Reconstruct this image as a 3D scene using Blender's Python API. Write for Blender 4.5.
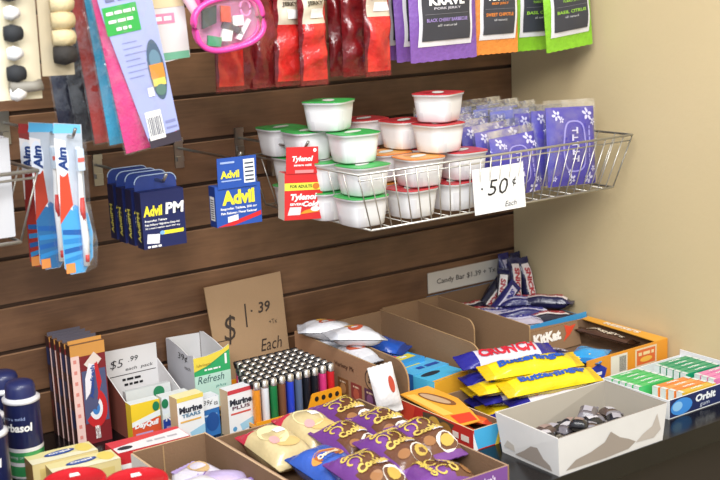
import bpy, math, random
from mathutils import Vector, Matrix, Euler
from math import sin, cos, pi, radians

for o in list(bpy.data.objects):
    bpy.data.objects.remove(o)
S = bpy.context.scene
COL = S.collection

# ---------------------------------------------------------------- camera
cam = bpy.data.cameras.new('camera')
cam.sensor_width = 36.0
cam.lens = 60.0
cam.clip_start = 0.05
camo = bpy.data.objects.new('camera', cam)
COL.objects.link(camo)
_f = 1200.0
_X = Vector((2150 - 360, -90 - 240, _f)).normalized()
_vx = 600.0
_vy = (-(2150 - 360) * (_vx - 360) - _f * _f) / (-90 - 240)
_D = Vector((_vx - 360, _vy, _f)).normalized()
_Y = (-_D).cross(_X)
_Z = -_D
right = Vector((_X[0], _Y[0], _Z[0])); down = Vector((_X[1], _Y[1], _Z[1])); fwd = Vector((_X[2], _Y[2], _Z[2]))
m = Matrix(((right[0], -down[0], -fwd[0]), (right[1], -down[1], -fwd[1]), (right[2], -down[2], -fwd[2]))).to_4x4()
m.translation = Vector((-1.6565, -1.8583, 1.6037))
camo.matrix_world = m
S.camera = camo
cam.dof.use_dof = True
cam.dof.focus_distance = 2.0
cam.dof.aperture_fstop = 6.3

# ---------------------------------------------------------------- world, lights, exposure
w = bpy.data.worlds.new('world'); S.world = w; w.use_nodes = True
w.node_tree.nodes['Background'].inputs[0].default_value = (0.86, 0.93, 1.0, 1)
w.node_tree.nodes['Background'].inputs[1].default_value = 0.60
def area(name, loc, target, sx, sy, power, col=(1, 1, 1)):
    l = bpy.data.lights.new(name, 'AREA'); l.shape = 'RECTANGLE'; l.size = sx; l.size_y = sy; l.energy = power; l.color = col
    o = bpy.data.objects.new(name, l); COL.objects.link(o); o.location = loc
    o.rotation_euler = (Vector(target) - Vector(loc)).to_track_quat('-Z', 'Y').to_euler(); return o
area('ceiling_light_near', (-1.1, -1.5, 2.75), (-0.6, -0.5, 1.0), 1.3, 0.5, 27, (1, 0.99, 0.97))
area('ceiling_light_far', (-2.6, -2.6, 2.75), (-0.6, -0.3, 1.1), 1.5, 0.7, 50, (1, 0.98, 0.96))
S.view_settings.view_transform = 'Standard'
S.view_settings.look = 'None'
S.view_settings.exposure = 0.42
S.view_settings.gamma = 1.0
S.view_settings.use_curve_mapping = False

# ---------------------------------------------------------------- materials
def lin(c):
    if isinstance(c, str):
        c = [int(c[i:i + 2], 16) / 255 for i in (0, 2, 4)]
    return tuple((x / 12.92 if x <= .04045 else ((x + .055) / 1.055) ** 2.4) for x in c) + (1.0,)
MC = {}
def M(c, rough=.55, metal=0.0, bump=0.0, bs=60.0, coat=0.0, var=0.0, vs=8.0, trans=0.0, alpha=1.0):
    k = (c, rough, metal, bump, bs, coat, var, vs, trans, alpha)
    if k in MC: return MC[k]
    mt = bpy.data.materials.new('mat_' + str(c)); mt.use_nodes = True
    nt = mt.node_tree; b = nt.nodes['Principled BSDF']
    b.inputs['Base Color'].default_value = lin(c)
    b.inputs['Roughness'].default_value = rough
    b.inputs['Metallic'].default_value = metal
    b.inputs['Coat Weight'].default_value = coat
    b.inputs['Coat Roughness'].default_value = .12
    b.inputs['Transmission Weight'].default_value = trans
    b.inputs['Alpha'].default_value = alpha
    tc = nt.nodes.new('ShaderNodeTexCoord')
    n = nt.nodes.new('ShaderNodeTexNoise'); n.inputs['Scale'].default_value = vs; n.inputs['Detail'].default_value = 4
    nt.links.new(tc.outputs['Object'], n.inputs['Vector'])
    mx = nt.nodes.new('ShaderNodeMix'); mx.data_type = 'RGBA'; mx.blend_type = 'MULTIPLY'
    mx.inputs[0].default_value = 1.0
    cr = nt.nodes.new('ShaderNodeMapRange'); v = max(var, .04)
    cr.inputs['From Min'].default_value = .3; cr.inputs['From Max'].default_value = .7
    cr.inputs['To Min'].default_value = 1 - v; cr.inputs['To Max'].default_value = 1 + v * .6
    nt.links.new(n.outputs['Fac'], cr.inputs['Value'])
    mx.inputs[6].default_value = lin(c)
    nt.links.new(cr.outputs['Result'], mx.inputs[7])
    nt.links.new(mx.outputs[2], b.inputs['Base Color'])
    if bump > 0:
        n2 = nt.nodes.new('ShaderNodeTexNoise'); n2.inputs['Scale'].default_value = bs; n2.inputs['Detail'].default_value = 3
        nt.links.new(tc.outputs['Object'], n2.inputs['Vector'])
        bp = nt.nodes.new('ShaderNodeBump'); bp.inputs['Strength'].default_value = bump; bp.inputs['Distance'].default_value = .004
        nt.links.new(n2.outputs['Fac'], bp.inputs['Height']); nt.links.new(bp.outputs['Normal'], b.inputs['Normal'])
    MC[k] = mt
    return mt
def card(c): return M(c, .5)
def foil(c, b=.6): return M(c, .27, 0, b, 42, .3, .1, 30)
def ink(c): return M(c, .45)
def film_mat(name='clear_film', a=.15, tint='ffffff'):
    if name in MC: return MC[name]
    mt = bpy.data.materials.new(name); mt.use_nodes = True; nt = mt.node_tree; nt.nodes.clear()
    out = nt.nodes.new('ShaderNodeOutputMaterial'); mix = nt.nodes.new('ShaderNodeMixShader')
    tr = nt.nodes.new('ShaderNodeBsdfTransparent'); pr = nt.nodes.new('ShaderNodeBsdfPrincipled')
    pr.inputs['Base Color'].default_value = lin(tint); pr.inputs['Roughness'].default_value = .12; pr.inputs['Metallic'].default_value = .75
    tc = nt.nodes.new('ShaderNodeTexCoord'); n = nt.nodes.new('ShaderNodeTexNoise'); n.inputs['Scale'].default_value = 38; n.inputs['Detail'].default_value = 3
    nt.links.new(tc.outputs['Object'], n.inputs['Vector'])
    bp = nt.nodes.new('ShaderNodeBump'); bp.inputs['Strength'].default_value = .8; bp.inputs['Distance'].default_value = .006
    nt.links.new(n.outputs['Fac'], bp.inputs['Height']); nt.links.new(bp.outputs['Normal'], pr.inputs['Normal'])
    mr = nt.nodes.new('ShaderNodeMapRange'); mr.inputs['From Min'].default_value = .45; mr.inputs['From Max'].default_value = .75
    mr.inputs['To Min'].default_value = a * .3; mr.inputs['To Max'].default_value = min(1, a * 1.3)
    nt.links.new(n.outputs['Fac'], mr.inputs['Value']); nt.links.new(mr.outputs['Result'], mix.inputs['Fac'])
    nt.links.new(tr.outputs[0], mix.inputs[1]); nt.links.new(pr.outputs[0], mix.inputs[2]); nt.links.new(mix.outputs[0], out.inputs['Surface'])
    MC[name] = mt; return mt
STEEL = M('b9b6b0', .28, 1.0)
WIRE = M('c9c6be', .35, .8)
KRAFT = M('8f7052', .85, 0, .15, 220, 0, .06, 6)
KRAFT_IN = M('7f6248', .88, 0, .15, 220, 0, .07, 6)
KRAFT_EDGE = M('a8875f', .85)
WHITE = card('eceae6')
BLACK = ink('15151a')

# ---------------------------------------------------------------- text outlines as polygons
TC = {}
def text_polys(s, bold=0.0, shear=0.0):
    k = (s, bold, shear)
    if k in TC: return TC[k]
    c = bpy.data.curves.new('lettering', 'FONT'); c.body = s; c.size = 1; c.offset = bold; c.shear = shear; c.resolution_u = 2; c.fill_mode = 'BOTH'
    o = bpy.data.objects.new('lettering', c); COL.objects.link(o)
    dg = bpy.context.evaluated_depsgraph_get(); dg.update()
    me = o.evaluated_get(dg).to_mesh()
    v = [(p.co.x, p.co.y) for p in me.vertices]; f = [tuple(p.vertices) for p in me.polygons]
    ff = []
    for q in f:
        a = sum(v[q[i]][0] * v[q[(i + 1) % len(q)]][1] - v[q[(i + 1) % len(q)]][0] * v[q[i]][1] for i in range(len(q)))
        ff.append(q if a > 0 else tuple(reversed(q)))
    o.evaluated_get(dg).to_mesh_clear()
    bpy.data.objects.remove(o); bpy.data.curves.remove(c)
    if not v: v = [(0, 0)]
    x0 = min(p[0] for p in v); x1 = max(p[0] for p in v); y0 = min(p[1] for p in v); y1 = max(p[1] for p in v)
    TC[k] = (v, ff, x0, x1, y0, y1); return TC[k]

# ---------------------------------------------------------------- mesh builder
class MB:
    def __init__(s): s.v = []; s.f = []; s.m = []; s.sm = []; s.mats = []
    def mi(s, mat):
        if mat not in s.mats: s.mats.append(mat)
        return s.mats.index(mat)
    def add(s, vs, fs, mat, smooth=False):
        n = len(s.v); s.v += [tuple(p) for p in vs]; single = not isinstance(mat, (list, tuple))
        for i, q in enumerate(fs):
            s.f.append(tuple(n + a for a in q)); s.m.append(s.mi(mat if single else mat[i])); s.sm.append(smooth)
    def box(s, x0, x1, y0, y1, z0, z1, mat, mats=None, top=None):
        """axis box; mats: dict of face keys; top=(inset) ignored"""
        vs = [(x0, y0, z0), (x1, y0, z0), (x1, y1, z0), (x0, y1, z0), (x0, y0, z1), (x1, y0, z1), (x1, y1, z1), (x0, y1, z1)]
        fs = [(0, 1, 5, 4), (1, 2, 6, 5), (2, 3, 7, 6), (3, 0, 4, 7), (4, 5, 6, 7), (0, 3, 2, 1)]
        ks = ['-y', '+x', '+y', '-x', '+z', '-z']; mats = mats or {}
        s.add(vs, fs, [mats.get(k, mat) for k in ks])
    def tube(s, pts, r, mat, n=6, closed=False):
        pts = [Vector(p) for p in pts]; N = len(pts); rings = []
        up = Vector((0, 0, 1))
        for i, p in enumerate(pts):
            a = pts[i - 1] if (i > 0 or closed) else p; b = pts[(i + 1) % N] if (i < N - 1 or closed) else p
            d = (b - a).normalized()
            u = d.cross(up)
            if u.length < .1: u = d.cross(Vector((1, 0, 0)))
            u.normalize(); w_ = d.cross(u)
            rr = r[i] if isinstance(r, (list, tuple)) else r
            rings.append([p + (u * cos(2 * pi * k / n) + w_ * sin(2 * pi * k / n)) * rr for k in range(n)])
        vs = [q for rg in rings for q in rg]; fs = []
        for i in range(N if closed else N - 1):
            j = (i + 1) % N
            for k in range(n): fs.append((i * n + k, i * n + (k + 1) % n, j * n + (k + 1) % n, j * n + k))
        if not closed: fs += [tuple(range(n))[::-1], tuple((N - 1) * n + k for k in range(n))]
        s.add(vs, fs, mat, True)
    def lathe(s, prof, mat, n=32, cx=0, cy=0, mats=None, caps=True):
        vs = [(cx + r * cos(2 * pi * k / n), cy + r * sin(2 * pi * k / n), z) for r, z in prof for k in range(n)]
        fs = []; ml = []
        for i in range(len(prof) - 1):
            for k in range(n):
                fs.append((i * n + k, i * n + (k + 1) % n, (i + 1) * n + (k + 1) % n, (i + 1) * n + k)); ml.append(mats[i] if mats else mat)
        s.add(vs, fs, ml, True)
        if caps:
            L = len(prof) - 1
            s.add([vs[k] for k in range(n)][::-1], [tuple(range(n))], mats[0] if mats else mat)
            s.add([vs[L * n + k] for k in range(n)], [tuple(range(n))], mats[-1] if mats else mat)
    def prism(s, poly, surf, depth, mat, side=None):
        """poly (ccw 2D) on a surf frame, extruded from offset 0 to depth"""
        n = len(poly); vs = [surf(u, v, 0) for u, v in poly] + [surf(u, v, depth) for u, v in poly]
        s.add(vs, [tuple(range(n))[::-1], tuple(n + i for i in range(n))], mat)
        s.add(vs, [(i, (i + 1) % n, n + (i + 1) % n, n + i) for i in range(n)], side or mat)
    def poly(s, pts, surf, mat, off=.0004):
        s.add([surf(u, v, off) for u, v in pts], [tuple(range(len(pts)))], mat)
    def rect(s, u0, u1, v0, v1, surf, mat, off=.0004, nu=1, nv=1):
        vs = [surf(u0 + (u1 - u0) * i / nu, v0 + (v1 - v0) * j / nv, off) for j in range(nv + 1) for i in range(nu + 1)]
        fs = [(j * (nu + 1) + i, j * (nu + 1) + i + 1, (j + 1) * (nu + 1) + i + 1, (j + 1) * (nu + 1) + i) for j in range(nv) for i in range(nu)]
        s.add(vs, fs, mat, nu * nv > 1)
    def disc(s, u, v, ru, rv, surf, mat, off=.0005, n=20, ang=0, a0=0, a1=2 * pi):
        p = []
        for k in range(n):
            t = a0 + (a1 - a0) * k / (n if abs(a1 - a0 - 2 * pi) < 1e-6 else n - 1); x = ru * cos(t); y = rv * sin(t)
            p.append((u + x * cos(ang) - y * sin(ang), v + x * sin(ang) + y * cos(ang)))
        s.poly(p, surf, mat, off)
    def text(s, t, u, v, w_, h, surf, mat, off=.0008, bold=.0, shear=0, ang=0):
        """fitted into a w x h box centred on (u,v)"""
        vs, fs, x0, x1, y0, y1 = text_polys(t, bold, shear)
        sx = w_ / max(1e-6, x1 - x0); sy = h / max(1e-6, y1 - y0)
        out = []
        for x, y in vs:
            a = (x - (x0 + x1) / 2) * sx; b = (y - (y0 + y1) / 2) * sy
            out.append(surf(u + a * cos(ang) - b * sin(ang), v + a * sin(ang) + b * cos(ang), off))
        s.add(out, fs, mat)
    def scrib(s, u, v, w_, h, surf, mat, off=.0008, n=5, ang=0, seed=1):
        """a line of print too small to read: a row of short dashes"""
        r = random.Random(seed); x = -w_ / 2
        while x < w_ / 2 - h * .4:
            L = min(h * r.uniform(1.2, 3.2), w_ / 2 - x)
            q = [(x, -h / 2), (x + L, -h / 2), (x + L, h / 2), (x, h / 2)]
            s.poly([(u + a * cos(ang) - b * sin(ang), v + a * sin(ang) + b * cos(ang)) for a, b in q], surf, mat, off); x += L + h * .6
    def build(s, name, parent=None, loc=None, rot=None):
        me = bpy.data.meshes.new(name); me.from_pydata(s.v, [], s.f)
        for mt in s.mats: me.materials.append(mt)
        me.polygons.foreach_set('material_index', s.m); me.polygons.foreach_set('use_smooth', s.sm); me.update()
        o = bpy.data.objects.new(name, me); COL.objects.link(o)
        if parent: o.parent = parent
        if loc is not None: o.location = loc
        if rot is not None: o.rotation_euler = rot
        return o
def fr(O, U, V):
    O = Vector(O); U = Vector(U).normalized(); V = Vector(V).normalized(); N = U.cross(V)
    return lambda u, v, o=0: O + U * u + V * v + N * o
def front(x, y, z): return fr((x, y, z), (1, 0, 0), (0, 0, 1))
def leftf(x, y, z): return fr((x, y, z), (0, -1, 0), (0, 0, 1))
def topf(x, y, z): return fr((x, y, z), (1, 0, 0), (0, 1, 0))
def pillow(mb, surf0, w_, h, t, matf, crimp=.008, p=.5, nx=14, ny=20, seed=0, wob=.0012, back=None, zig=True, edge_u=0):
    """sealed wrapper: two bulging sheets meeting at flat crimped ends; returns the front surface"""
    rnd = random.Random(seed); ph = [rnd.uniform(0, 6.28) for _ in range(6)]; fq = [rnd.uniform(60, 160) for _ in range(4)]
    def th(u, v):
        a = max(0, 1 - abs(2 * u / w_) ** 2.6); hh = h / 2 - crimp
        b = max(0, 1 - abs(v / hh) ** 3.2) if abs(v) < hh else 0
        q = (a ** p) * (b ** .6)
        return t / 2 * q + (wob * (sin(fq[0] * u + ph[0] + fq[1] * v * .5) + sin(fq[2] * v + ph[1] - fq[3] * u * .4))) * min(1, q * 1.5) + .0006
    def sf(u, v, o=0): return surf0(u, v, th(max(-w_ / 2, min(w_ / 2, u)), v) + o)
    for side in (1, -1):
        vs = []; fs = []; ml = []
        for j in range(ny + 1):
            v = -h / 2 + h * j / ny
            for i in range(nx + 1):
                u = -w_ / 2 + w_ * i / nx
                e = (.0007 if (i % 2) else -.0004) if (zig and j in (0, ny)) else 0
                vs.append(surf0(u, v + (e if j else -e), th(u, v) * side))
        for j in range(ny):
            for i in range(nx):
                a = j * (nx + 1) + i; q = (a, a + 1, a + nx + 2, a + nx + 1)
                fs.append(q if side == 1 else q[::-1])
                uu = -w_ / 2 + w_ * (i + .5) / nx; vv = -h / 2 + h * (j + .5) / ny
                ml.append(matf(uu, vv) if (side == 1 or back is None) else back)
        mb.add(vs, fs, ml, True)
    return sf
def tag(o, label, cat, group=None, kind=None):
    o['label'] = label; o['category'] = cat
    if group: o['group'] = group
    if kind: o['kind'] = kind
    return o
def thing(name, label, cat, loc=(0, 0, 0), rot=(0, 0, 0), group=None):
    o = bpy.data.objects.new(name, None); o.empty_display_size = .02; COL.objects.link(o); o.location = loc
    o.rotation_euler = rot if isinstance(rot, (tuple, list)) else (0, 0, rot)
    return tag(o, label, cat, group)
def dup(root, loc, rot, label, group=None):
    r = root.copy(); COL.objects.link(r); r.location = loc
    r.rotation_euler = rot if isinstance(rot, (tuple, list)) else (0, 0, rot); r['label'] = label
    if group: r['group'] = group
    for ch in list(root.children):
        c = ch.copy(); COL.objects.link(c); c.parent = r
        for g in list(ch.children):
            d = g.copy(); COL.objects.link(d); d.parent = c
    return r
def struct(o): o['kind'] = 'structure'; return o

# ---------------------------------------------------------------- setting
CT = 0.90   # counter top height
def wall_material():
    mt = bpy.data.materials.new('brown_laminate'); mt.use_nodes = True; nt = mt.node_tree; b = nt.nodes['Principled BSDF']
    tc = nt.nodes.new('ShaderNodeTexCoord'); mp = nt.nodes.new('ShaderNodeMapping'); mp.inputs['Scale'].default_value = (3, 3, 5)
    n = nt.nodes.new('ShaderNodeTexNoise'); n.inputs['Scale'].default_value = 2.2; n.inputs['Detail'].default_value = 6
    mp2 = nt.nodes.new('ShaderNodeMapping'); mp2.inputs['Scale'].default_value = (4, 1, 60)
    n2 = nt.nodes.new('ShaderNodeTexNoise'); n2.inputs['Scale'].default_value = 3; n2.inputs['Detail'].default_value = 4
    cr = nt.nodes.new('ShaderNodeValToRGB'); cr.color_ramp.elements[0].position = .35; cr.color_ramp.elements[0].color = lin('5f422e')
    cr.color_ramp.elements[1].position = .72; cr.color_ramp.elements[1].color = lin('8a6447')
    nt.links.new(tc.outputs['Object'], mp.inputs['Vector']); nt.links.new(mp.outputs[0], n.inputs['Vector'])
    nt.links.new(tc.outputs['Object'], mp2.inputs['Vector']); nt.links.new(mp2.outputs[0], n2.inputs['Vector'])
    ad = nt.nodes.new('ShaderNodeMath'); ad.operation = 'MULTIPLY_ADD'; ad.inputs[1].default_value = .35
    nt.links.new(n2.outputs['Fac'], ad.inputs[0]); nt.links.new(n.outputs['Fac'], ad.inputs[2])
    sb = nt.nodes.new('ShaderNodeMath'); sb.operation = 'SUBTRACT'; sb.inputs[1].default_value = .17
    nt.links.new(ad.outputs[0], sb.inputs[0]); nt.links.new(sb.outputs[0], cr.inputs['Fac'])
    nt.links.new(cr.outputs['Color'], b.inputs['Base Color'])
    b.inputs['Roughness'].default_value = .42; b.inputs['Coat Weight'].default_value = .15; b.inputs['Coat Roughness'].default_value = .3
    return mt
WB = wall_material(); GROOVE = M('4e3628', .6); LIP = M('9a7558', .5)
mb = MB()
prof = [(0.0, 0.0)]; mats = []
XL, XR = -2.6, 0.12
z = 1.05 - .0762 * 14
pts = [(0, 0)]; ml = []
while z < 2.6:
    pts += [(0, z - .005), (.003, z - .0035), (.009, z - .0035), (.009, z + .006), (.002, z + .006), (0, z + .0035)]
    ml += [WB, LIP, GROOVE, GROOVE, GROOVE, LIP]
    z += .0762
pts += [(0, 2.6)]; ml += [WB]
vs = [(XL, y, z_) for y, z_ in pts] + [(XR, y, z_) for y, z_ in pts]; n = len(pts)
mb.add(vs, [(i, n + i, n + i + 1, i + 1) for i in range(n - 1)], ml)
mb.box(XL, XR, .012, .05, 0, 2.6, GROOVE)
struct(mb.build('wall_back'))
mb = MB(); CREAM = M('d0bc92', .6, 0, .12, 90, 0, .03, 3)
mb.box(0, .12, -4.5, 0, 0, 2.6, CREAM)
struct(mb.build('wall_right'))
mb = MB(); mb.box(-3.2, .12, -4.5, .05, -.05, 0, M('8d8a82', .5, 0, 0, 60, .1, .1, 3)); struct(mb.build('floor'))
# counter
t = thing('counter', 'long black glossy counter top against brown slatted wall, carrying the boxes', 'counter', (-1.3, -.34, 0))
mb = MB(); BLK = M('0e0e11', .22, 0, .05, 30, .0, .3, 20)
mb.box(-1.29, 1.298, -.335, .339, CT - .035, CT, BLK); mb.build('counter_top', t)
mb = MB(); mb.box(-1.27, 1.28, -.30, .335, 0, CT - .035, M('2a2320', .5)); mb.build('base_cabinet', t)
# ---------------------------------------------------------------- hooks on the wall
def wire_hook(x, z, L, label, drop=.0):
    t = thing('wire_hook', label, 'hook', (x, 0, z), 0, 'chrome slatwall hooks')
    mb = MB(); mb.box(-.008, .008, -.004, 0, -.034, .018, STEEL); mb.box(-.008, .008, -.007, -.003, .010, .018, STEEL)
    mb.box(-.006, .006, -.010, -.002, -.022, -.014, STEEL); mb.build('bracket', t)
    mb = MB(); mb.tube([(0, -.003, 0), (0, -L * .5, 0), (0, -L + .012, .0), (0, -L, .012)], .0024, STEEL, 8); mb.build('rod', t)
    return t
wire_hook(-.908, 1.334, .262, 'chrome wire hook that carries the row of dark blue sleep aid boxes')
wire_hook(-.760, 1.346, .222, 'chrome wire hook that carries the single blue pain tablet box')
wire_hook(-.642, 1.351, .232, 'chrome wire hook that carries the red tablet box beside the wire basket')
wire_hook(-1.055, 1.418, .30, 'chrome wire hook behind the hanging blue and red toothbrush packs')
wire_hook(-.935, 1.63, .33, 'chrome wire hook above the bright pink and teal pouches')
wire_hook(-1.105, 1.63, .35, 'chrome wire hook above the cards of black and white hair bands')
wire_hook(-.64, 1.635, .27, 'chrome wire hook above the red snack bags nearest the stacked cups')
wire_hook(-.514, 1.64, .27, 'chrome wire hook above the pair of red snack bags left of the purple ones')
wire_hook(-.371, 1.665, .27, 'chrome wire hook above the purple jerky bags')
wire_hook(-.265, 1.665, .24, 'chrome wire hook above the orange jerky bags')
wire_hook(-.105, 1.655, .27, 'chrome wire hook above the green jerky bags by the cream wall')
wire_hook(-.70, 1.635, .25, 'chrome wire hook above the dark red bags behind the pink pouch')
wire_hook(-.775, 1.70, .33, 'chrome wire hook above the pink rimmed clear pouch')

# ---------------------------------------------------------------- hanging tablet boxes
NAVY = card('17245f'); BLUE = card('2450a8'); YEL = ink('f2e33c'); WH = ink('f4f4f2'); REDC = card('d3262c')
def round_tab(x0, x1, z0, z1, r=.012, hole=(.0, .012)):
    """outline of a hang tab with rounded top corners"""
    p = [(x0, z0), (x1, z0)]
    for k in range(6): a = pi / 2 * k / 5; p.append((x1 - r + r * cos(a), z1 - r + r * sin(a)))
    for k in range(6): a = pi / 2 + pi / 2 * k / 5; p.append((x0 + r + r * cos(a), z1 - r + r * sin(a)))
    return p
def sleep_box(loc, label, rot=0):
    t = thing('tablet_box', label, 'box', loc, rot, 'dark blue sleep aid boxes on the left hook')
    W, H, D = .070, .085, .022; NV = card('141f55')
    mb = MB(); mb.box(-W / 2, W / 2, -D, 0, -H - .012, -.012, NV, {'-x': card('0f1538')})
    s = front(0, -D, -.012 - H / 2)
    mb.text('Advil', -.017, .014, .031, .016, s, YEL, bold=.045, shear=.1); mb.text('PM', .0185, .015, .031, .017, s, WH, bold=.04, shear=.1)
    mb.text('Ibuprofen Tablets', -.013, -.001, .036, .004, s, WH, bold=.02); mb.text('Pain Reliever Nighttime Sleep-Aid', -.003, -.007, .056, .004, s, WH, bold=.02)
    mb.text('20 coated caplets each 200 mg', -.003, -.012, .056, .003, s, WH, bold=.02)
    mb.rect(-.003, .031, -.0235, -.018, s, YEL); mb.disc(-.004, -.0205, .004, .003, s, ink('7fb3e6'), .0006)
    mb.poly([(-.030, -.034), (-.010, -.036), (-.008, -.022), (-.028, -.020)], s, ink('e6e6ee'), .0007)
    mb.scrib(-.018, -.0395, .022, .003, s, WH)
    l = leftf(-W / 2, -D / 2, -.012 - H / 2)
    mb.text('AdvilPM', .0, -.01, .045, .010, l, ink('c9c25a'), bold=.03, ang=pi / 2)
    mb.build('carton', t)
    mb = MB(); mb.prism(round_tab(-W / 2 + .001, W / 2 - .001, -.012, .010), front(0, -.001, 0), .0008, card('2a3f86')); mb.build('hang_tab', t)
    mb2 = MB(); s2 = front(0, -.0022, 0); pr = round_tab(-W / 2 + .001, W / 2 - .001, -.012, .010)
    mb2.tube([s2(u, v, 0) for u, v in pr[2:]], .0009, card('a8bede'), 5); mb2.build('tab_edge', [c for c in t.children if c.name.startswith('hang_tab')][0])
    return t
for i, (yy, dz, lb) in enumerate([(-.222, 0, 'dark blue sleep aid box with yellow lettering, frontmost of four on its hook'),
        (-.189, .001, 'dark blue sleep aid box, second from the front of its hook'),
        (-.156, 0, 'dark blue sleep aid box, third from the front of its hook'),
        (-.123, .001, 'dark blue sleep aid box, rearmost on its hook by the slatted wall')]):
    sleep_box((-.909, yy, 1.334 + dz - .002), lb)
# blue box
t = thing('tablet_box', 'bright blue pain tablet box with yellow lettering hanging alone on a hook', 'box', (-.767, -.196, 1.346), (0, 0, radians(-4)))
W, H, D = .078, .064, .024
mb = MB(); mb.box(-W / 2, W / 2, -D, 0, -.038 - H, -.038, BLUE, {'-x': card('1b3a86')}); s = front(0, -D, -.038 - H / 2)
mb.text('Advil', 0, .013, .056, .023, s, YEL, bold=.05)
mb.text('Ibuprofen Tablets, 200 mg', 0, -.0045, .062, .005, s, WH, bold=.03); mb.text('Pain Reliever / Fever Reducer', 0, -.011, .062, .004, s, WH, bold=.03)
mb.poly([(-.038, -.0315), (-.010, -.0315), (.038, -.020), (.038, -.013)], s, REDC); mb.poly([(-.020, -.026), (-.002, -.0235), (-.002, -.0145), (-.020, -.017)], s, WH, .0008)
l = leftf(-W / 2, -D / 2, -.038 - H / 2); mb.rect(-.008, .008, -.022, .016, l, WH)
for k in range(9): mb.rect(-.006, .006, -.019 + k * .0036, -.0175 + k * .0036, l, BLACK, .0007)
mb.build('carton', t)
mb = MB(); ss = front(0, -D - .001, 0); mb.prism([(-.034, -.042), (.032, -.042), (.034, .006), (-.033, .006)], ss, .001, BLUE)
mb.text('Advil', -.013, -.020, .032, .012, fr(ss(0, 0, .001), (1, 0, 0), (0, 0, 1)), YEL, bold=.04)
mb.rect(.011, .030, -.036, .001, ss, WH, .0014)
for k in range(5): mb.rect(.013, .028, -.033 + k * .0066, -.0305 + k * .0066, ss, ink('33415c'), .0018)
mb.rect(-.028, -.004, -.003, .000, ss, ink('9fb4e0'), .0016); mb.rect(-.028, .006, -.031, -.029, ss, ink('9fb4e0'), .0016)
mb.build('hang_tab', t)
# red box
t = thing('tablet_box', 'red and white severe cold tablet box with yellow band, hanging slightly tilted', 'box', (-.647, -.206, 1.350), (0, radians(3.5), radians(-10)))
W, H, D = .066, .076, .028
mb = MB(); mb.box(-W / 2, W / 2, -D, 0, -.036 - H, -.036, card('d22a2b'), {'-x': card('dcd2c4')}); s = front(0, -D, -.036 - H / 2)
mb.rect(-W / 2, W / 2, .010, .022, s, ink('e9e04a')); mb.text('FOR ADULTS', -.005, .0165, .038, .005, s, ink('38502a'), bold=.03); mb.disc(.021, .016, .006, .005, s, ink('d8792c'), .0008)
mb.text('Tylenol', .0, -.002, .046, .013, s, WH, bold=.05, shear=.2); mb.text('SEVERE', -.012, -.0125, .024, .004, s, WH, bold=.04); mb.text('Cold', .012, -.0125, .028, .009, s, WH, bold=.05, shear=.2)
mb.poly([(-.028, -.030), (-.006, -.030), (-.004, -.017), (-.024, -.017)], s, ink('f3d8d8'), .0007); mb.poly([(-.008, -.029), (.026, -.026), (.026, -.018), (.002, -.023)], s, ink('ee9a2e'), .0006); mb.disc(.020, -.021, .008, .004, s, WH, .0009)
mb.build('carton', t)
mb = MB(); ss = front(0, -D - .0005, 0); mb.prism([(-.031, -.037), (.025, -.037), (.024, .006), (-.031, .006)], ss, .001, card('cf2729'))
mb.text('Tylenol', -.003, -.014, .036, .011, ss, WH, .0016, bold=.04, shear=.2); mb.text('severe cold', -.003, -.023, .030, .004, ss, WH, .0016, bold=.03)
mb.disc(.018, .0005, .003, .003, ss, WH, .0016); mb.rect(-.016, .016, -.036, -.031, ss, ink('e88c8c'), .0016); mb.build('hang_tab', t)

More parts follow.
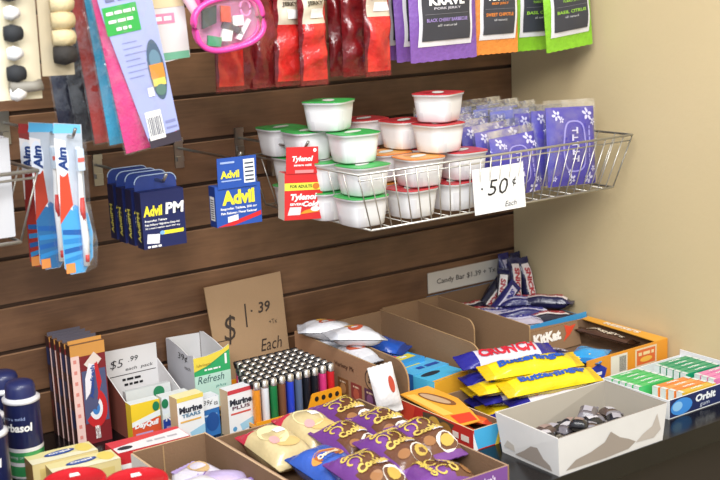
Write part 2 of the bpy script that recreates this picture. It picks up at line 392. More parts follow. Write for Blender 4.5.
# ---------------------------------------------------------------- toothbrush packs
def brush_pack(loc, rot, label, base, accent, top, grp='hanging toothbrush packs'):
    t = thing('toothbrush_pack', label, 'toothbrush', loc, rot, grp)
    W, H = .047, .208
    out = [(-W / 2, -H + .01), (-W / 2 + .008, -H), (W / 2 - .018, -H), (W / 2 - .004, -H + .02), (W / 2 - .001, -H + .055), (W / 2 - .008, -H + .10), (W / 2 - .006, -.05), (W / 2 - .004, 0), (-W / 2 + .003, .006)]
    mb = MB(); s = front(0, 0, 0); mb.prism(out, s, .001, card('b9c2ce' if base != '9c2a26' else '8c3a38'))
    mb.poly([(-W / 2 + .0006, -H + .010), (-W / 2 + .008, -H + .0005), (W / 2 - .018, -H + .0005), (W / 2 - .0045, -H + .02), (W / 2 - .0015, -H + .055), (W / 2 - .006, -.125), (.0, -.110), (-W / 2 + .0006, -.130)], s, card(base), .0011)
    mb.poly([(-W / 2 + .001, -.008), (W / 2 - .006, -.012), (W / 2 - .006, .0), (-W / 2 + .004, .005)], s, card(top), .0012)
    mb.poly([(-W / 2 + .001, -.105), (-.004, -.118), (-.006, -.02), (-W / 2 + .002, -.015)], s, card('e9e7ea'), .0012)
    mb.poly([(-W / 2, -.135), (-.003, -.11), (-.006, -.065), (-.018, -.058)], s, card(accent), .0015)
    for k in range(4): mb.poly([(-W / 2 + .002, -.150 - .014 * k), (.012, -.185 - .010 * k + .03), (.018, -.178 - .010 * k + .03), (-W / 2 + .002, -.143 - .014 * k)], s, card('2f86c8' if k % 2 else '1d5ea8'), .0014)
    mb.disc(-.013, -.045, .0095, .024, s, card('dfe6f2'), .0018); mb.text('Aim', -.0125, -.045, .034, .013, s, ink('183a7a'), .0022, bold=.05, shear=.2, ang=pi / 2)
    mb.rect(-W / 2 + .002, -.008, -H + .002, -H + .016, s, card('e2924e'), .0016)
    mb.build('backing_card', t)
    b = MB(); pts = [(.008, -.004, -.198), (.009, -.006, -.16), (.007, -.007, -.12), (.009, -.006, -.075), (.009, -.006, -.03)]
    b.tube(pts, [.0045, .0052, .0045, .003, .0035], card('eceff2'), 10); h = b.build('toothbrush', t)
    b = MB(); b.tube([(.008, -.008, -.135), (.007, -.010, -.118), (.008, -.009, -.10)], [.003, .0042, .003], card('cc3430'), 8)
    b.tube([(.008, -.0085, -.192), (.0083, -.0085, -.182)], .003, card('cc3430'), 8); b.build('grip', h)
    b = MB(); b.box(.004, .014, -.015, -.008, -.062, -.032, card('c6d8ea')); b.box(.0045, .0135, -.0155, -.008, -.050, -.044, card('d0574c')); b.build('bristles', h)
    b = MB(); b.prism([(-.002, -.205), (.018, -.200), (.022, -.165), (.016, -.11), (.018, -.02), (.0, -.02), (-.003, -.11), (-.006, -.165)], fr((0, -.0005, 0), (1, 0, 0), (0, 0, 1)), .017, film_mat()); b.build('blister', t)
    return t
brush_pack((-1.054, -.27, 1.432), (0, radians(0), 0), 'blue and white toothbrush pack with a red grip brush, frontmost on its hook', '4ba3dc', 'd2482e', '6fc0ea')
brush_pack((-1.066, -.205, 1.430), (0, radians(0), 0), 'blue toothbrush pack half hidden directly behind the frontmost toothbrush', '2f6ea4', 'b8402c', '58b4e4')
brush_pack((-1.062, -.15, 1.424), (0, radians(0), 0), 'dark red toothbrush pack at the back of the hook by the slatted wall', '9c2a26', '8f2020', 'a03030')

# ---------------------------------------------------------------- jerky bags
def jerky(loc, rot, label, grp, col, dark, kind, flav, W=.142, H=.235, seed=0, frontmost=True):
    t = thing('jerky_bag', label, 'bag', loc, rot, grp)
    mb = MB(); C1 = M(col, .45, 0, .35, 160, .1, .12, 90); C2 = M(dark, .5)
    s0 = front(0, 0, -H / 2 + .03)
    sf = pillow(mb, s0, W, H, .020, lambda u, v: C2 if abs(v + H / 2 - .012) < .0015 else C1, .024, .5, 16, 24, seed, .0008)
    lw = W * .36; y0 = -H / 2 + .034; y1 = H / 2 - .03
    mb.rect(-lw - .006, lw + .006, y0 - .009, y1, sf, ink('e4e2e6'), .0014, 8, 14)
    mb.rect(-lw, lw, y0, y1 - .004, sf, ink('3a3c45'), .0026, 8, 14)
    mb.text('KRAVE', 0, y0 + .066, lw * 1.45, .016, sf, WH, .0036, bold=.05); mb.text(kind, 0, y0 + .0525, lw * 1.1, .005, sf, ink('c9c6cf') if kind == 'PORK JERKY' else ink(flav[1]), .0036, bold=.02)
    mb.rect(-lw * .9, lw * .9, y0 + .0435, y0 + .044, sf, ink('8a8790'), .0036, 6, 1)
    mb.text(flav[0], 0, y0 + .034, lw * 1.7, .0058, sf, ink(flav[1]), .0036, bold=.02); mb.text('all natural', 0, y0 + .025, lw * .8, .004, sf, ink('c9c9cc'), .0036)
    mb.build('pouch', t)
    b = MB(); b.prism([(-W / 2 + .001, H / 2 + .001), (W / 2 - .001, H / 2 + .001), (W / 2 - .004, H / 2 + .016), (.014, H / 2 + .016), (.012, H / 2 + .010), (-.012, H / 2 + .010), (-.014, H / 2 + .016), (-W / 2 + .004, H / 2 + .016)], front(0, .0005, -H / 2 + .03), .001, C1); b.build('hang_strip', t)
    return t
pu = ('7d55a6', '5a3a80', 'PORK JERKY', ('BLACK CHERRY BARBECUE', 'a58fd0'))
for i, (x, y, r, lb) in enumerate([(-.378, -.252, 1, 'purple jerky bag with dark label, frontmost of the purple bags'), (-.385, -.215, 3, 'purple jerky bag directly behind the frontmost purple one'),
      (-.390, -.178, 4, 'purple jerky bag, third back among the purple bags'), (-.402, -.145, 4, 'purple jerky bag hanging rearmost, nearest the slatted wall')]):
    jerky((x, y, 1.475 + .205 + .002 * i), (0, radians(-r * .8), radians(0)), lb, 'purple jerky bags', *pu[:2], pu[2], pu[3], seed=i)
og = ('e0893a', 'b86a20', 'BEEF JERKY', ('SWEET CHIPOTLE', 'e88a3a'))
for i, (x, y, lb) in enumerate([(-.244, -.235, 'orange jerky bag with dark label between the purple and green bags, front one'), (-.240, -.20, 'orange jerky bag hidden behind the front orange one')]):
    jerky((x, y, 1.475 + .207), (0, 0, 0), lb, 'orange jerky bags', *og[:2], og[2], og[3], seed=10 + i, W=.100)
gr = ('86c22c', '69a31c', 'TURKEY JERKY', ('BASIL CITRUS', '9bd04a'))
for i, (x, y, r, lb) in enumerate([(-.098, -.25, -5, 'lime green jerky bag with dark label nearest the cream wall, front one'), (-.118, -.205, 0, 'lime green jerky bag just behind the front green one'), (-.124, -.17, 2, 'lime green jerky bag rearmost, its edge showing by the orange bag')]):
    jerky((x, y, 1.475 + .205), (0, radians(r), 0), lb, 'green jerky bags', *gr[:2], gr[2], gr[3], seed=20 + i, W=.116)
# red snack bags
def redbag(loc, rot, label, grp, seed, dark=False, lab=True):
    t = thing('red_snack_bag', label, 'bag', loc, rot, grp); W, H = .050, .22
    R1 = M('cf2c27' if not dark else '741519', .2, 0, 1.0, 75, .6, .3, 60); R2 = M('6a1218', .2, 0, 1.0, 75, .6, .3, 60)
    mb = MB(); s0 = front(0, 0, -H / 2 + .03)
    LB = card('cfc4ae')
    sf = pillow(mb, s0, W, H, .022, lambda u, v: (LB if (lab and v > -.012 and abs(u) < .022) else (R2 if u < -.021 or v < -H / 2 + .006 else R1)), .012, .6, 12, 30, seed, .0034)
    if lab:
        mb.text('BEEF', 0, .028, .028, .009, sf, ink('4a4436'), .002, bold=.04); mb.text('JERKY', 0, .016, .032, .008, sf, ink('4a4436'), .002, bold=.04)
        mb.rect(-.010, .018, -.006, .008, sf, WH, .0022, 3, 3)
    mb.build('wrapper', t)
    b = MB(); r = random.Random(seed)
    pillow(b, front(0, -.0002, -H / 2 + .03), W + .005, H + .004, .026, lambda u, v: film_mat('red_film', .10, 'e07070'), .008, .5, 8, 14, seed + 3, .002); b.build('clear_sleeve', t)
    return t
g1 = 'red snack bags in front of the slatted wall'
k = 0
for x, y, dk, lb, rr in [(-.636, -.25, 0, 'glossy red snack bag with cream label, right end of the long red row', 0), (-.664, -.225, 0, 'glossy red snack bag just left of the right end of the long red row', 4),
      (-.672, -.190, 1, 'dark red snack bag in the middle of the long row, behind the labelled ones', 3), (-.706, -.215, 1, 'dark red snack bag with glints, centre of the long red row', -3),
      (-.738, -.21, 1, 'red snack bag right of the pink rimmed pouch', 2), (-.722, -.16, 1, 'dark red snack bag deep behind the centre of the long red row', 0),
      (-.768, -.225, 0, 'red snack bag with white glare hanging below the pink rimmed pouch', 4)]:
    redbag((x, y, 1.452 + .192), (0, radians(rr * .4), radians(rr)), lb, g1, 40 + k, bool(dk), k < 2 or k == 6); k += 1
for x, y, dk, lb in [(-.512, -.25, 0, 'bright red snack bag with cream label, right one of the short red pair'), (-.532, -.215, 1, 'dark red snack bag left in the short red pair'), (-.538, -.185, 1, 'dark red snack bag hanging rearmost behind the short red pair')]:
    redbag((x, y, 1.457 + .192), (0, 0, 0), lb, 'short row of red snack bags', 60 + k, bool(dk), not dk); k += 1
# ---------------------------------------------------------------- long fabric pouches, top left
def long_pouch(loc, rot, label, col, fronted=False, seed=0, H=.246, W=.082):
    t = thing('fabric_pouch', label, 'pouch', loc, rot, 'long colourful packs hanging at top left')
    mb = MB(); C = M(col, .75, 0, .4, 300, 0, .1, 60); s0 = front(0, 0, -H / 2)
    sf = pillow(mb, s0, W, H, .022, lambda u, v: C, .004, .5, 10, 20, seed, .001, zig=False); mb.build('fabric', t)
    if fronted:
        c = MB(); s = front(0, -.0135, -H / 2)
        LAV = card('9fa8da'); c.prism([(W / 2 - .002, -H / 2 + .016), (W / 2 - .002, H / 2 - .01), (-W / 2 + .001, H / 2 - .022), (-W / 2 + .004, .062), (-.010, -H / 2 + .010)][::1], s, .001, LAV)
        s = front(0, -.0146, -H / 2)
        c.scrib(-.004, .088, .050, .008, s, ink('6d7296'), seed=3); c.prism([(-.036, .040), (.014, .040), (.014, .078), (-.036, .078)], s, .0008, card('35a34a'))
        s2 = front(0, -.0156, -H / 2)
        for q, ww in enumerate([.042, .040, .022]): c.scrib(-.011, .069 - q * .011, ww, .004, s2, WH, seed=q + 5)
        for q in range(7): c.rect(-.018, .004 + .006 * (q % 3), .026 - q * .008, .0272 - q * .008, s, ink('8288b8'))
        c.disc(.024, -.018, .0125, .042, s, ink('4c6076'), .0006, 30)
        c.disc(.024, -.004, .0085, .014, s, ink('66869a'), .001); c.rect(.0135, .0345, -.030, -.010, s, ink('d98a3c'), .0012); c.rect(.0145, .0335, -.040, -.030, s, ink('e2cf62'), .0012); c.disc(.024, -.046, .008, .008, s, ink('5a7a70'), .0014)
        c.rect(.004, .013, -.052, -.040, s, WH, .0012)
        c.rect(-.008, .016, -.112, -.072, s, WH, .0012)
        for q in range(8): c.rect(-.006 + q * .0026, -.0048 + q * .0026 + (.0004 if q % 3 else 0), -.106, -.080, s, ink('55576a'), .0016)
        c.rect(.020, .036, -.094, -.090, s, ink('8288b8')); c.rect(.020, .037, -.102, -.099, s, ink('8288b8'))
        c.rect(-.010, W / 2 - .002, -H / 2 + .0, -H / 2 + .015, s, card('3a3340'), .0006)
        c.build('printed_insert', t)
    c = MB(); pillow(c, front(0, 0, -H / 2 + .004), W + .006, H + .012, .032, lambda u, v: film_mat(), .006, .4, 8, 16, seed + 7, .003); c.build('clear_bag', t)
    c = MB(); c.prism([(-W / 2, 0), (W / 2, 0), (W / 2 - .01, .018), (-W / 2 + .01, .018)], front(0, 0, .003), .0006, film_mat('header_film', .35)); c.build('hang_strip', t)
    return t
R9 = radians(-8.5)
long_pouch((-.982, -.305, 1.638), (0, R9, 0), 'bright pink pack with lavender card, green sticker and barcode, frontmost', 'd8347f', True, 1)
long_pouch((-.974, -.262, 1.646), (0, radians(-5.5), 0), 'teal blue pack hanging right behind the bright pink one', '2f9cc4', False, 2)
long_pouch((-.980, -.228, 1.646), (0, radians(-5), 0), 'brick red pack hanging behind the teal blue one', 'a8342e', False, 3)
long_pouch((-.990, -.194, 1.646), (0, radians(-5), 0), 'black pack hanging behind the brick red one', '22242c', False, 4)
long_pouch((-1.000, -.16, 1.640), (0, radians(-4), 0), 'dark navy pack at the back of the colourful packs', '2a2f48', False, 5)

# ---------------------------------------------------------------- pink bits: card and clear pouch
t = thing('carded_trinket', 'small white and pink card with green lower edge beside the pink pouch', 'card', (-.895, -.275, 1.555), (0, radians(-3), 0))
mb = MB(); s = front(0, 0, 0); mb.prism([(-.03, -.048), (.03, -.042), (.03, .05), (-.03, .05)], s, .001, card('d9d6d4')); s = front(0, -.0012, 0)
mb.rect(-.029, .029, -.0455 + .002, -.033, s, ink('6fae90')); mb.rect(-.022, .012, .008, .022, s, ink('e58aa6')); mb.rect(-.029, .029, .030, .049, s, ink('d8c9a0')); mb.scrib(-.005, .015, .024, .006, s, WH)
mb.build('backing_card', t)
t = thing('pink_brush', 'pink plastic brush with pale handle hanging left of the pink rimmed pouch', 'brush', (-.865, -.29, 1.60), (0, radians(-12), 0))
mb = MB(); mb.tube([(-.012, 0, .05), (-.006, -.004, 0), (.008, -.004, -.045), (.012, -.002, -.062)], [.007, .008, .006, .004], card('efc9d6'), 10); mb.build('handle', t)
mb = MB(); pillow(mb, front(.026, .005, -.01), .05, .10, .03, lambda u, v: M('e25aa6', .3, 0, .5, 60, .4), .004, .5, 10, 14, 4, .004); mb.build('pink_wrap', t)
t = thing('zip_pouch', 'clear oval pouch with hot pink rim holding small hair clips', 'pouch', (-.824, -.330, 1.560), (0, radians(-10), radians(-8)))
PK = M('e8449f', .35, 0, 0, 60, .4)
def oval(a, b, n=36, e=2.8):
    r = []
    for k in range(n):
        q = 2 * pi * k / n; c_, s_ = cos(q), sin(q); r.append((a * math.copysign(abs(c_) ** (2 / e), c_), b * math.copysign(abs(s_) ** (2 / e), s_)))
    return r
mb = MB(); mb.tube([(x, 0, z) for x, z in oval(.052, .036)], .0042, PK, 8, True); mb.tube([(x * 1.0, .016, z) for x, z in oval(.050, .034)], .003, PK, 8, True); mb.build('rim', t)
mb = MB(); mb.prism(oval(.050, .034), front(0, -.001, 0), .0008, film_mat('clear_window', .12)); mb.prism(oval(.050, .034), front(0, .020, 0), .001, card('d98cb8')); mb.build('window', t)
mb = MB(); mb.tube([(-.03, .008, .036), (-.035, .008, .06), (-.015, .008, .085), (.02, .008, .085), (.035, .008, .06), (.03, .008, .036)], .003, PK, 8); mb.build('carry_strap', t)
for nm, poly, cc in [('hair_clip', [(-.040, .000), (-.018, .004), (-.012, .028), (-.034, .026)], '3a4240'), ('hair_clip', [(-.038, -.024), (-.020, -.030), (-.014, -.018), (-.034, -.010)], '2f8a5c'),
        ('price_sticker', [(-.018, -.022), (-.002, -.026), (.004, -.012), (-.010, -.006)], 'e9e7e6'), ('price_sticker', [(.006, -.006), (.022, -.008), (.024, .006), (.008, .008)], 'f2f0f0'),
        ('hair_clip', [(-.010, .004), (.004, .000), (.008, .022), (-.006, .026)], 'd4523c'), ('hair_clip', [(.012, -.028), (.034, -.004), (.030, .0), (.006, -.024)], 'e8dfe4'), ('hair_clip', [(-.012, -.004), (.018, -.022), (.016, -.010), (-.006, .004)], '4a3a44')]:
    c = MB(); c.prism(poly, front(0, .010, 0), .006, card(cc)); c.build(nm, t)
c = MB(); c.tube([(.030 + .008 * cos(a), .006, .014 + .011 * sin(a)) for a in [2 * pi * k / 14 for k in range(14)]], .0022, card('e48abf'), 6, True); c.build('hair_tie', t)

# ---------------------------------------------------------------- hair band cards
t = thing('hair_band_card', 'tall cream card of black and white hair bands, rear one at the left edge', 'card', (-1.125, -.29, 1.60), (0, radians(1), 0), 'cards of hair bands')
mb = MB(); mb.prism(round_tab(-.028, .034, -.125, .05, .006), front(0, 0, 0), .0012, card('e6dcc0')); mb.build('backing_card', t)
for k in range(7):
    c = MB(); z0 = .04 - .026 * k * 1.0
    if k % 2 == 0: c.tube([(-.012, -.010, z0), (-.004, -.013, z0), (.006, -.010, z0)], [.007, .010, .007], M('efefef', .7), 12)
    else: c.tube([(-.014, -.010, z0), (-.004, -.012, z0), (.008, -.010, z0)], [.009, .012, .009], M('2a2c30', .8), 12)
    c.build('hair_band', t)
c = MB(); c.tube([(-.012, -.012, -.108), (.02, -.012, -.108), (.03, -.012, -.106)], [.008, .007, .008], M('8f8a80', .6), 10); c.build('hair_band', t)
t = thing('hair_band_card', 'beige card with a tan and a black hair band, overlapping the tall cream card', 'card', (-1.077, -.325, 1.61), (0, radians(1), 0), 'cards of hair bands')
mb = MB(); mb.prism(round_tab(-.024, .020, -.105, .05, .004), front(0, 0, 0), .0012, card('b5a88e')); mb.build('backing_card', t)
for z0, cc, w0 in [(.030, '2a2a2c', .012), (.015, 'e6e4e0', .011), (-.012, 'd6c49a', .014), (-.034, 'c9b68c', .014), (-.056, 'd2c096', .013), (-.078, '2c2825', .014)]:
    c = MB(); c.tube([(-.010, -.010, z0), (.003, -.013, z0), (.017, -.010, z0)], [w0 * .75, w0, w0 * .75], M(cc, .8, 0, .3, 200), 12); c.build('hair_band', t)

# ---------------------------------------------------------------- wire baskets
def basket(t, x0, x1, y0, y1, zb, zt, inset=.028, nf=27, ns=9, seed=0, r=.0014):
    mb = MB(); mb.tube([(x0, y0, zt), (x1, y0, zt), (x1, y1, zt), (x0, y1, zt)], r * 1.5, WIRE, 8, True); mb.tube([(x0 + .002, y0 + .003, zt - .010), (x1 - .002, y0 + .003, zt - .010)], r, WIRE, 6); mb.build('top_rim', t)
    a0, a1, b0, b1 = x0 + inset, x1 - inset * 1.4, y0 + .010, y1
    mb = MB(); mb.tube([(a0, b0, zb), (a1, b0, zb), (a1, b1, zb), (a0, b1, zb)], r * 1.4, WIRE, 8, True); mb.build('bottom_rim', t)
    mb = MB()
    for i in range(nf):
        f = i / (nf - 1); mb.tube([(x0 + (x1 - x0) * f, y0, zt), (a0 + (a1 - a0) * f, b0, zb)], r * .8, WIRE, 5)
    mb.build('front_wires', t); mb = MB()
    for i in range(ns):
        f = i / (ns - 1); mb.tube([(x0, y0 + (y1 - y0) * f, zt), (a0, b0 + (b1 - b0) * f, zb)], r * .8, WIRE, 5)
    mb.build('side_wires', t); mb = MB()
    for i in range(ns):
        f = i / (ns - 1); mb.tube([(x1, y0 + (y1 - y0) * f, zt), (a1, b0 + (b1 - b0) * f, zb)], r * .8, WIRE, 5)
    mb.build('side_wires', t); mb = MB()
    for i in range(0, nf, 2):
        f = i / (nf - 1); mb.tube([(a0 + (a1 - a0) * f, b0, zb), (a0 + (a1 - a0) * f, b1, zb), (x0 + (x1 - x0) * f, y1, zt)], r * .6, WIRE, 5)
    for f in (.33, .66): mb.tube([(a0, b0 + (b1 - b0) * f, zb - .001), (a1, b0 + (b1 - b0) * f, zb - .001)], r, WIRE, 5)
    mb.build('bottom_wires', t)
t = thing('wire_basket', 'long silver wire basket on the slatted wall, full of cups and purple packets', 'basket', (-.33, -.19, 1.228))
basket(t, -.302, .302, -.165, .172, 0, .092, nf=28)
for x in (-.25, .22):
    mb = MB(); mb.box(x - .008, x + .008, .172, .187, .05, .11, STEEL); mb.build('wall_bracket', t)
t = thing('wire_basket', 'silver wire basket at the left edge holding white papers', 'basket', (-1.22, -.13, 1.275))
basket(t, -.13, .125, -.12, .11, 0, .098, inset=.022, nf=5, ns=4, r=.0019)
mb = MB(); mb.box(-.05, -.03, .11, .128, .04, .11, STEEL); mb.build('wall_bracket', t)
PAPER = M('c9cacf', .6, 0, .1, 60)
for i in range(6):
    mb = MB(); y = -.225 + i * .026
    mb.add([(p[0], p[1], p[2]) for p in [(-.09, 0, 0), (.078, 0, 0), (.082, 0, .138), (-.09, 0, .141)]] + [(p[0], p[1] + .012, p[2]) for p in [(-.09, 0, 0), (.078, 0, 0), (.082, .002, .138), (-.09, .002, .141)]],
           [(0, 1, 2, 3), (5, 4, 7, 6), (1, 5, 6, 2), (4, 0, 3, 7), (3, 2, 6, 7), (4, 5, 1, 0)], PAPER)
    s = front(-.01, 0, .065)
    for q in range(7): mb.rect(-.07, .02 + .008 * (q % 3), .045 - q * .014, .0465 - q * .014, s, ink('a9abb4'))
    o = mb.build('paper_packet', None, (-1.205 + .002 * (i % 2), y, 1.281), (0, 0, 0))
    tag(o, ['white paper packet, front one in the left edge wire basket', 'white paper packet, second from the front in the left basket', 'white paper packet, third from the front in the left basket', 'white paper packet, fourth from the front in the left basket',
            'white paper packet, fifth from the front in the left basket', 'white paper packet rearmost in the left basket, next to the wall'][i], 'packet', 'white paper packets in the left basket')

# ---------------------------------------------------------------- cups
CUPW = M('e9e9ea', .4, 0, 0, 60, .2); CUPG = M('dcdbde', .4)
def sq(a, n, e=3.8):
    r = []
    for k in range(n):
        q = 2 * pi * k / n + pi / 4; c_, s_ = cos(q), sin(q)
        x = a * math.copysign(abs(c_) ** (2 / e), c_); y = a * math.copysign(abs(s_) ** (2 / e), s_); r.append((x, y))
    return r
def make_cup(loc, rz, label, rim, lidc, grp):
    t = thing('instant_cup', label, 'cup', loc, rz, grp); n = 40
    prof = [(.028, 0), (.0305, .002), (.0325, .016), (.0345, .032), (.0355, .042), (.0375, .0425), (.0375, .0460)]
    vs = []; 
    for r_, z_ in prof: vs += [(x, y, z_) for x, y in sq(r_, n)]
    fs = []; ml = []
    for i in range(len(prof) - 1):
        for k in range(n):
            fs.append((i * n + k, i * n + (k + 1) % n, (i + 1) * n + (k + 1) % n, (i + 1) * n + k))
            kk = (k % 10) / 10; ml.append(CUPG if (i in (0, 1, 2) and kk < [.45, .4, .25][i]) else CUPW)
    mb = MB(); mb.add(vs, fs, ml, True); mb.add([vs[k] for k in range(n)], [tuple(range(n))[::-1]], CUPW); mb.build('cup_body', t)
    mb = MB(); LC = M(rim, .35, 0, .2, 120, .2)
    vs = []
    for a, z_ in ((.0375, .0456), (.0384, .0458), (.0384, .0466), (.036, .0471), (.030, .0469)): vs += [(x, y, z_) for x, y in sq(a, n)]
    fs = [(i * n + k, i * n + (k + 1) % n, (i + 1) * n + (k + 1) % n, (i + 1) * n + k) for i in range(4) for k in range(n)]
    mb.add(vs, fs, LC, True); mb.add(vs[4 * n:], [tuple(range(n))], M(lidc, .35)); s = topf(0, 0, .0470)
    mb.disc(.0, .0, .020, .010, s, ink('d9ddd6'), .0004, 20, .5); mb.disc(-.012, .014, .008, .006, s, LC, .0006)
    mb.build('foil_lid', t)
    return t
GRN = ('2fa54a', '3fae56'); RED = ('c22c34', 'b8323a'); ORA = ('dd7d22', 'e3a24c')
cups = [(-0.592, -.302, 0, GRN, 'green lidded white cup in the bottom layer, front left corner of the basket'), (-0.600, -.216, 0, GRN, 'green lidded cup in the bottom layer by the basket left side'), (-0.602, -.130, 0, GRN, 'green lidded cup in the bottom layer at the back left of the basket'),
    (-.492, -.302, 0, RED, 'white cup in the bottom layer directly below the orange lidded cup'), (-.492, -.216, 0, ORA, 'cup in the bottom layer behind, under the rear orange lidded cup'), (-.402, -.300, 0, RED, 'red lidded cup in the bottom layer just left of the price card'), (-.402, -.214, 0, RED, 'red lidded cup in the bottom layer behind the one beside the price card'), (-.492, -.130, 0, RED, 'cup in the bottom layer against the wall, middle of the basket'),
    (-0.587, -.302, 1, GRN, 'green lidded cup in the second layer, level with the basket rim at front left'), (-0.600, -.216, 1, GRN, 'green lidded cup in the second layer behind the front left one'), (-0.602, -.130, 1, GRN, 'green lidded cup in the second layer at the wall side'),
    (-.475, -.302, 1, ORA, 'orange lidded cup in the second layer at the basket front'), (-.478, -.216, 1, ORA, 'orange lidded cup in the second layer behind the front orange one'), (-.382, -.300, 1, RED, 'red lidded cup in the second layer just above the price card'), (-.395, -.214, 1, RED, 'red lidded cup in the second layer supporting the red stack from behind'), (-.485, -.130, 1, RED, 'red lidded cup in the second layer against the wall'),
    (-0.584, -.275, 2, GRN, 'green lidded cup in the third layer, right one of the green pair'), (-0.618, -.192, 2, GRN, 'green lidded cup in the third layer, left one of the green pair'), (-0.620, -.112, 2, GRN, 'greyish cup in the third layer, leftmost beside the wall'),
    (-.424, -.292, 2, RED, 'red lidded cup in the third layer directly under the topmost red cup'), (-.432, -.208, 2, RED, 'red lidded cup in the third layer behind, left of the topmost red cup'), (-.458, -.125, 2, RED, 'red lidded cup in the third layer farthest back, shaded by the wall'),
    (-0.600, -.232, 3, GRN, 'topmost cup with bright green lid on the green stack'), (-.417, -.285, 3, RED, 'topmost cup with red lid on the red stack')]
protos = {}
rnd = random.Random(5)
for x, y, l, c, lb in cups:
    rz = rnd.uniform(-.12, .12) + (.5 if l == 3 else 0); loc = (x, y, 1.2312 + l * .0492)
    g = 'stacked instant cups in the wire basket'
    if c not in protos: protos[c] = make_cup(loc, rz, lb, c[0], c[1], g)
    else: dup(protos[c], loc, rz, lb)

# ---------------------------------------------------------------- price card on the basket
t = thing('price_card', 'white hand lettered 50 cent price card clipped to the basket front', 'sign', (-.345, -.3525, 1.262), (radians(-5), 0, 0))
mb = MB(); mb.box(-.056, .056, 0, .0012, -.038, .038, card('efefee')); s = front(0, 0, 0)
mb.text('50', -.004, .004, .046, .026, s, BLACK, bold=-.005, shear=.25); mb.disc(-.038, .004, .002, .002, s, BLACK); mb.text('¢', .033, .008, .008, .016, s, BLACK, bold=.01); mb.text('Each', .022, -.027, .026, .009, s, ink('55555c'), shear=.3)
mb.build('card', t)

# ---------------------------------------------------------------- purple tissue packets
VI = M('4a42a8', .35, 0, .25, 60, .3, .05, 30)
def packet(loc, rot, label, W, H, T, seed, lettered=True, tone='5a52b4'):
    t = thing('purple_packet', label, 'packet', loc, rot, 'purple packets in the wire basket')
    V = M(tone, .35, 0, .25, 60, .3, .05, 30); mb = MB(); s0 = front(0, 0, H / 2)
    sf = pillow(mb, s0, W, H, T, lambda u, v: V, .004, .35, 12, 18, seed, .0008, zig=False)
    LV = ink('d2d0f0'); LP = ink('9a94dc')
    r = random.Random(seed)
    for (a, b, q) in [(-.34, .40, .10), (.30, .40, .12), (.40, .30, .07), (-.25, .34, .06), (-.05, -.42, .09), (.30, -.42, .11), (-.10, -.33, .06), (.38, -.30, .06), (-.40, -.40, .05)]:
        [mb.disc(a * W + q * W * .5 * cos(k_ * 1.256 + a * 9), b * H + q * W * .5 * sin(k_ * 1.256 + a * 9), q * W * .36, q * W * .22, sf, LV, .0012 + .0001 * k_, 8, k_ * 1.256 + a * 9) for k_ in range(5)]
    ring = oval(W * .24, H * .33, 28, 3); ri = oval(W * .21, H * .31, 28, 3)
    for k in range(28):
        j = (k + 1) % 28; mb.poly([ring[k], ring[j], ri[j], ri[k]], sf, LP, .0012)
    if lettered:
        [(mb.rect(-W * .07, W * .07, H * (q * .09 + .012), H * (q * .09 + .028), sf, ink('dcdaf6'), .0016, 2, 1), mb.rect(-W * (.07 if q % 2 else -.03), -W * (.03 if q % 2 else -.07), H * (q * .09 - .02), H * (q * .09 + .06), sf, ink('dcdaf6'), .0017)) for q in (-2, -1, 0, 1, 2)]
        mb.scrib(W * .31, 0, H * .5, W * .03, sf, LP, .0014, ang=-pi / 2)
    mb.build('printed_wrap', t)
    c = MB(); c.prism([(-W / 2 - .004, H - .004), (W / 2 + .004, H - .004), (W / 2 + .002, H + .014), (-W / 2 - .002, H + .012)], fr((0, .001, 0), (1, 0, 0), (0, 0, 1)), .0006, film_mat('sealed_end', .5)); c.build('sealed_end', t); c = MB(); pillow(c, front(0, 0, H / 2 + .006), W + .012, H + .014, T + .006, lambda u, v: film_mat(), .010, .4, 10, 16, seed + 9, .002); c.build('clear_film', t)
    return t
pk = [(-.143, -.318, 1.238, .118, .140, .020, -9, 0, 3, 'large purple packet with white flowers standing at the right front of the basket'),
      (-.152, -.286, 1.236, .112, .135, .020, -8, 0, 3, 'purple packet directly behind the large one at the right front'),
      (-.165, -.255, 1.236, .110, .130, .018, -7, 0, 3, 'purple packet, third back in the right stack of the basket'),
      (-.265, -.312, 1.236, .110, .105, .022, -12, 4, -2, 'purple packet standing right behind the price card'),
      (-.272, -.280, 1.238, .108, .112, .022, -10, 4, -2, 'purple packet second back behind the price card'),
      (-.278, -.248, 1.238, .108, .118, .022, -9, 4, -1, 'purple packet third back behind the price card'),
      (-.285, -.214, 1.238, .106, .124, .022, -8, 3, 0, 'purple packet fourth back behind the price card'),
      (-.290, -.178, 1.238, .106, .130, .022, -6, 3, 0, 'purple packet fifth back, its wrapper end shining white'),
      (-.300, -.142, 1.238, .104, .136, .022, -5, 2, 0, 'blue and white packet right beside the topmost red stack of cups'),
      (-.190, -.220, 1.238, .106, .134, .022, -5, 0, 0, 'purple packet in the middle rear of the basket'),
      (-.195, -.180, 1.238, .106, .136, .022, -5, 0, 0, 'purple packet rear middle, seen only by its shiny top'),
      (-.205, -.140, 1.238, .106, .138, .022, -4, 0, 0, 'purple packet nearest the slatted wall in the basket')]
for i, (x, y, z, W, H, T, rx, rz, ry, lb) in enumerate(pk):
    packet((x, y, z), (radians(rx * .6), radians(ry), radians(rz)), lb, W, H, T, 80 + i, i in (0, 3, 1), '4a42a8' if i < 8 else '5c64b8')
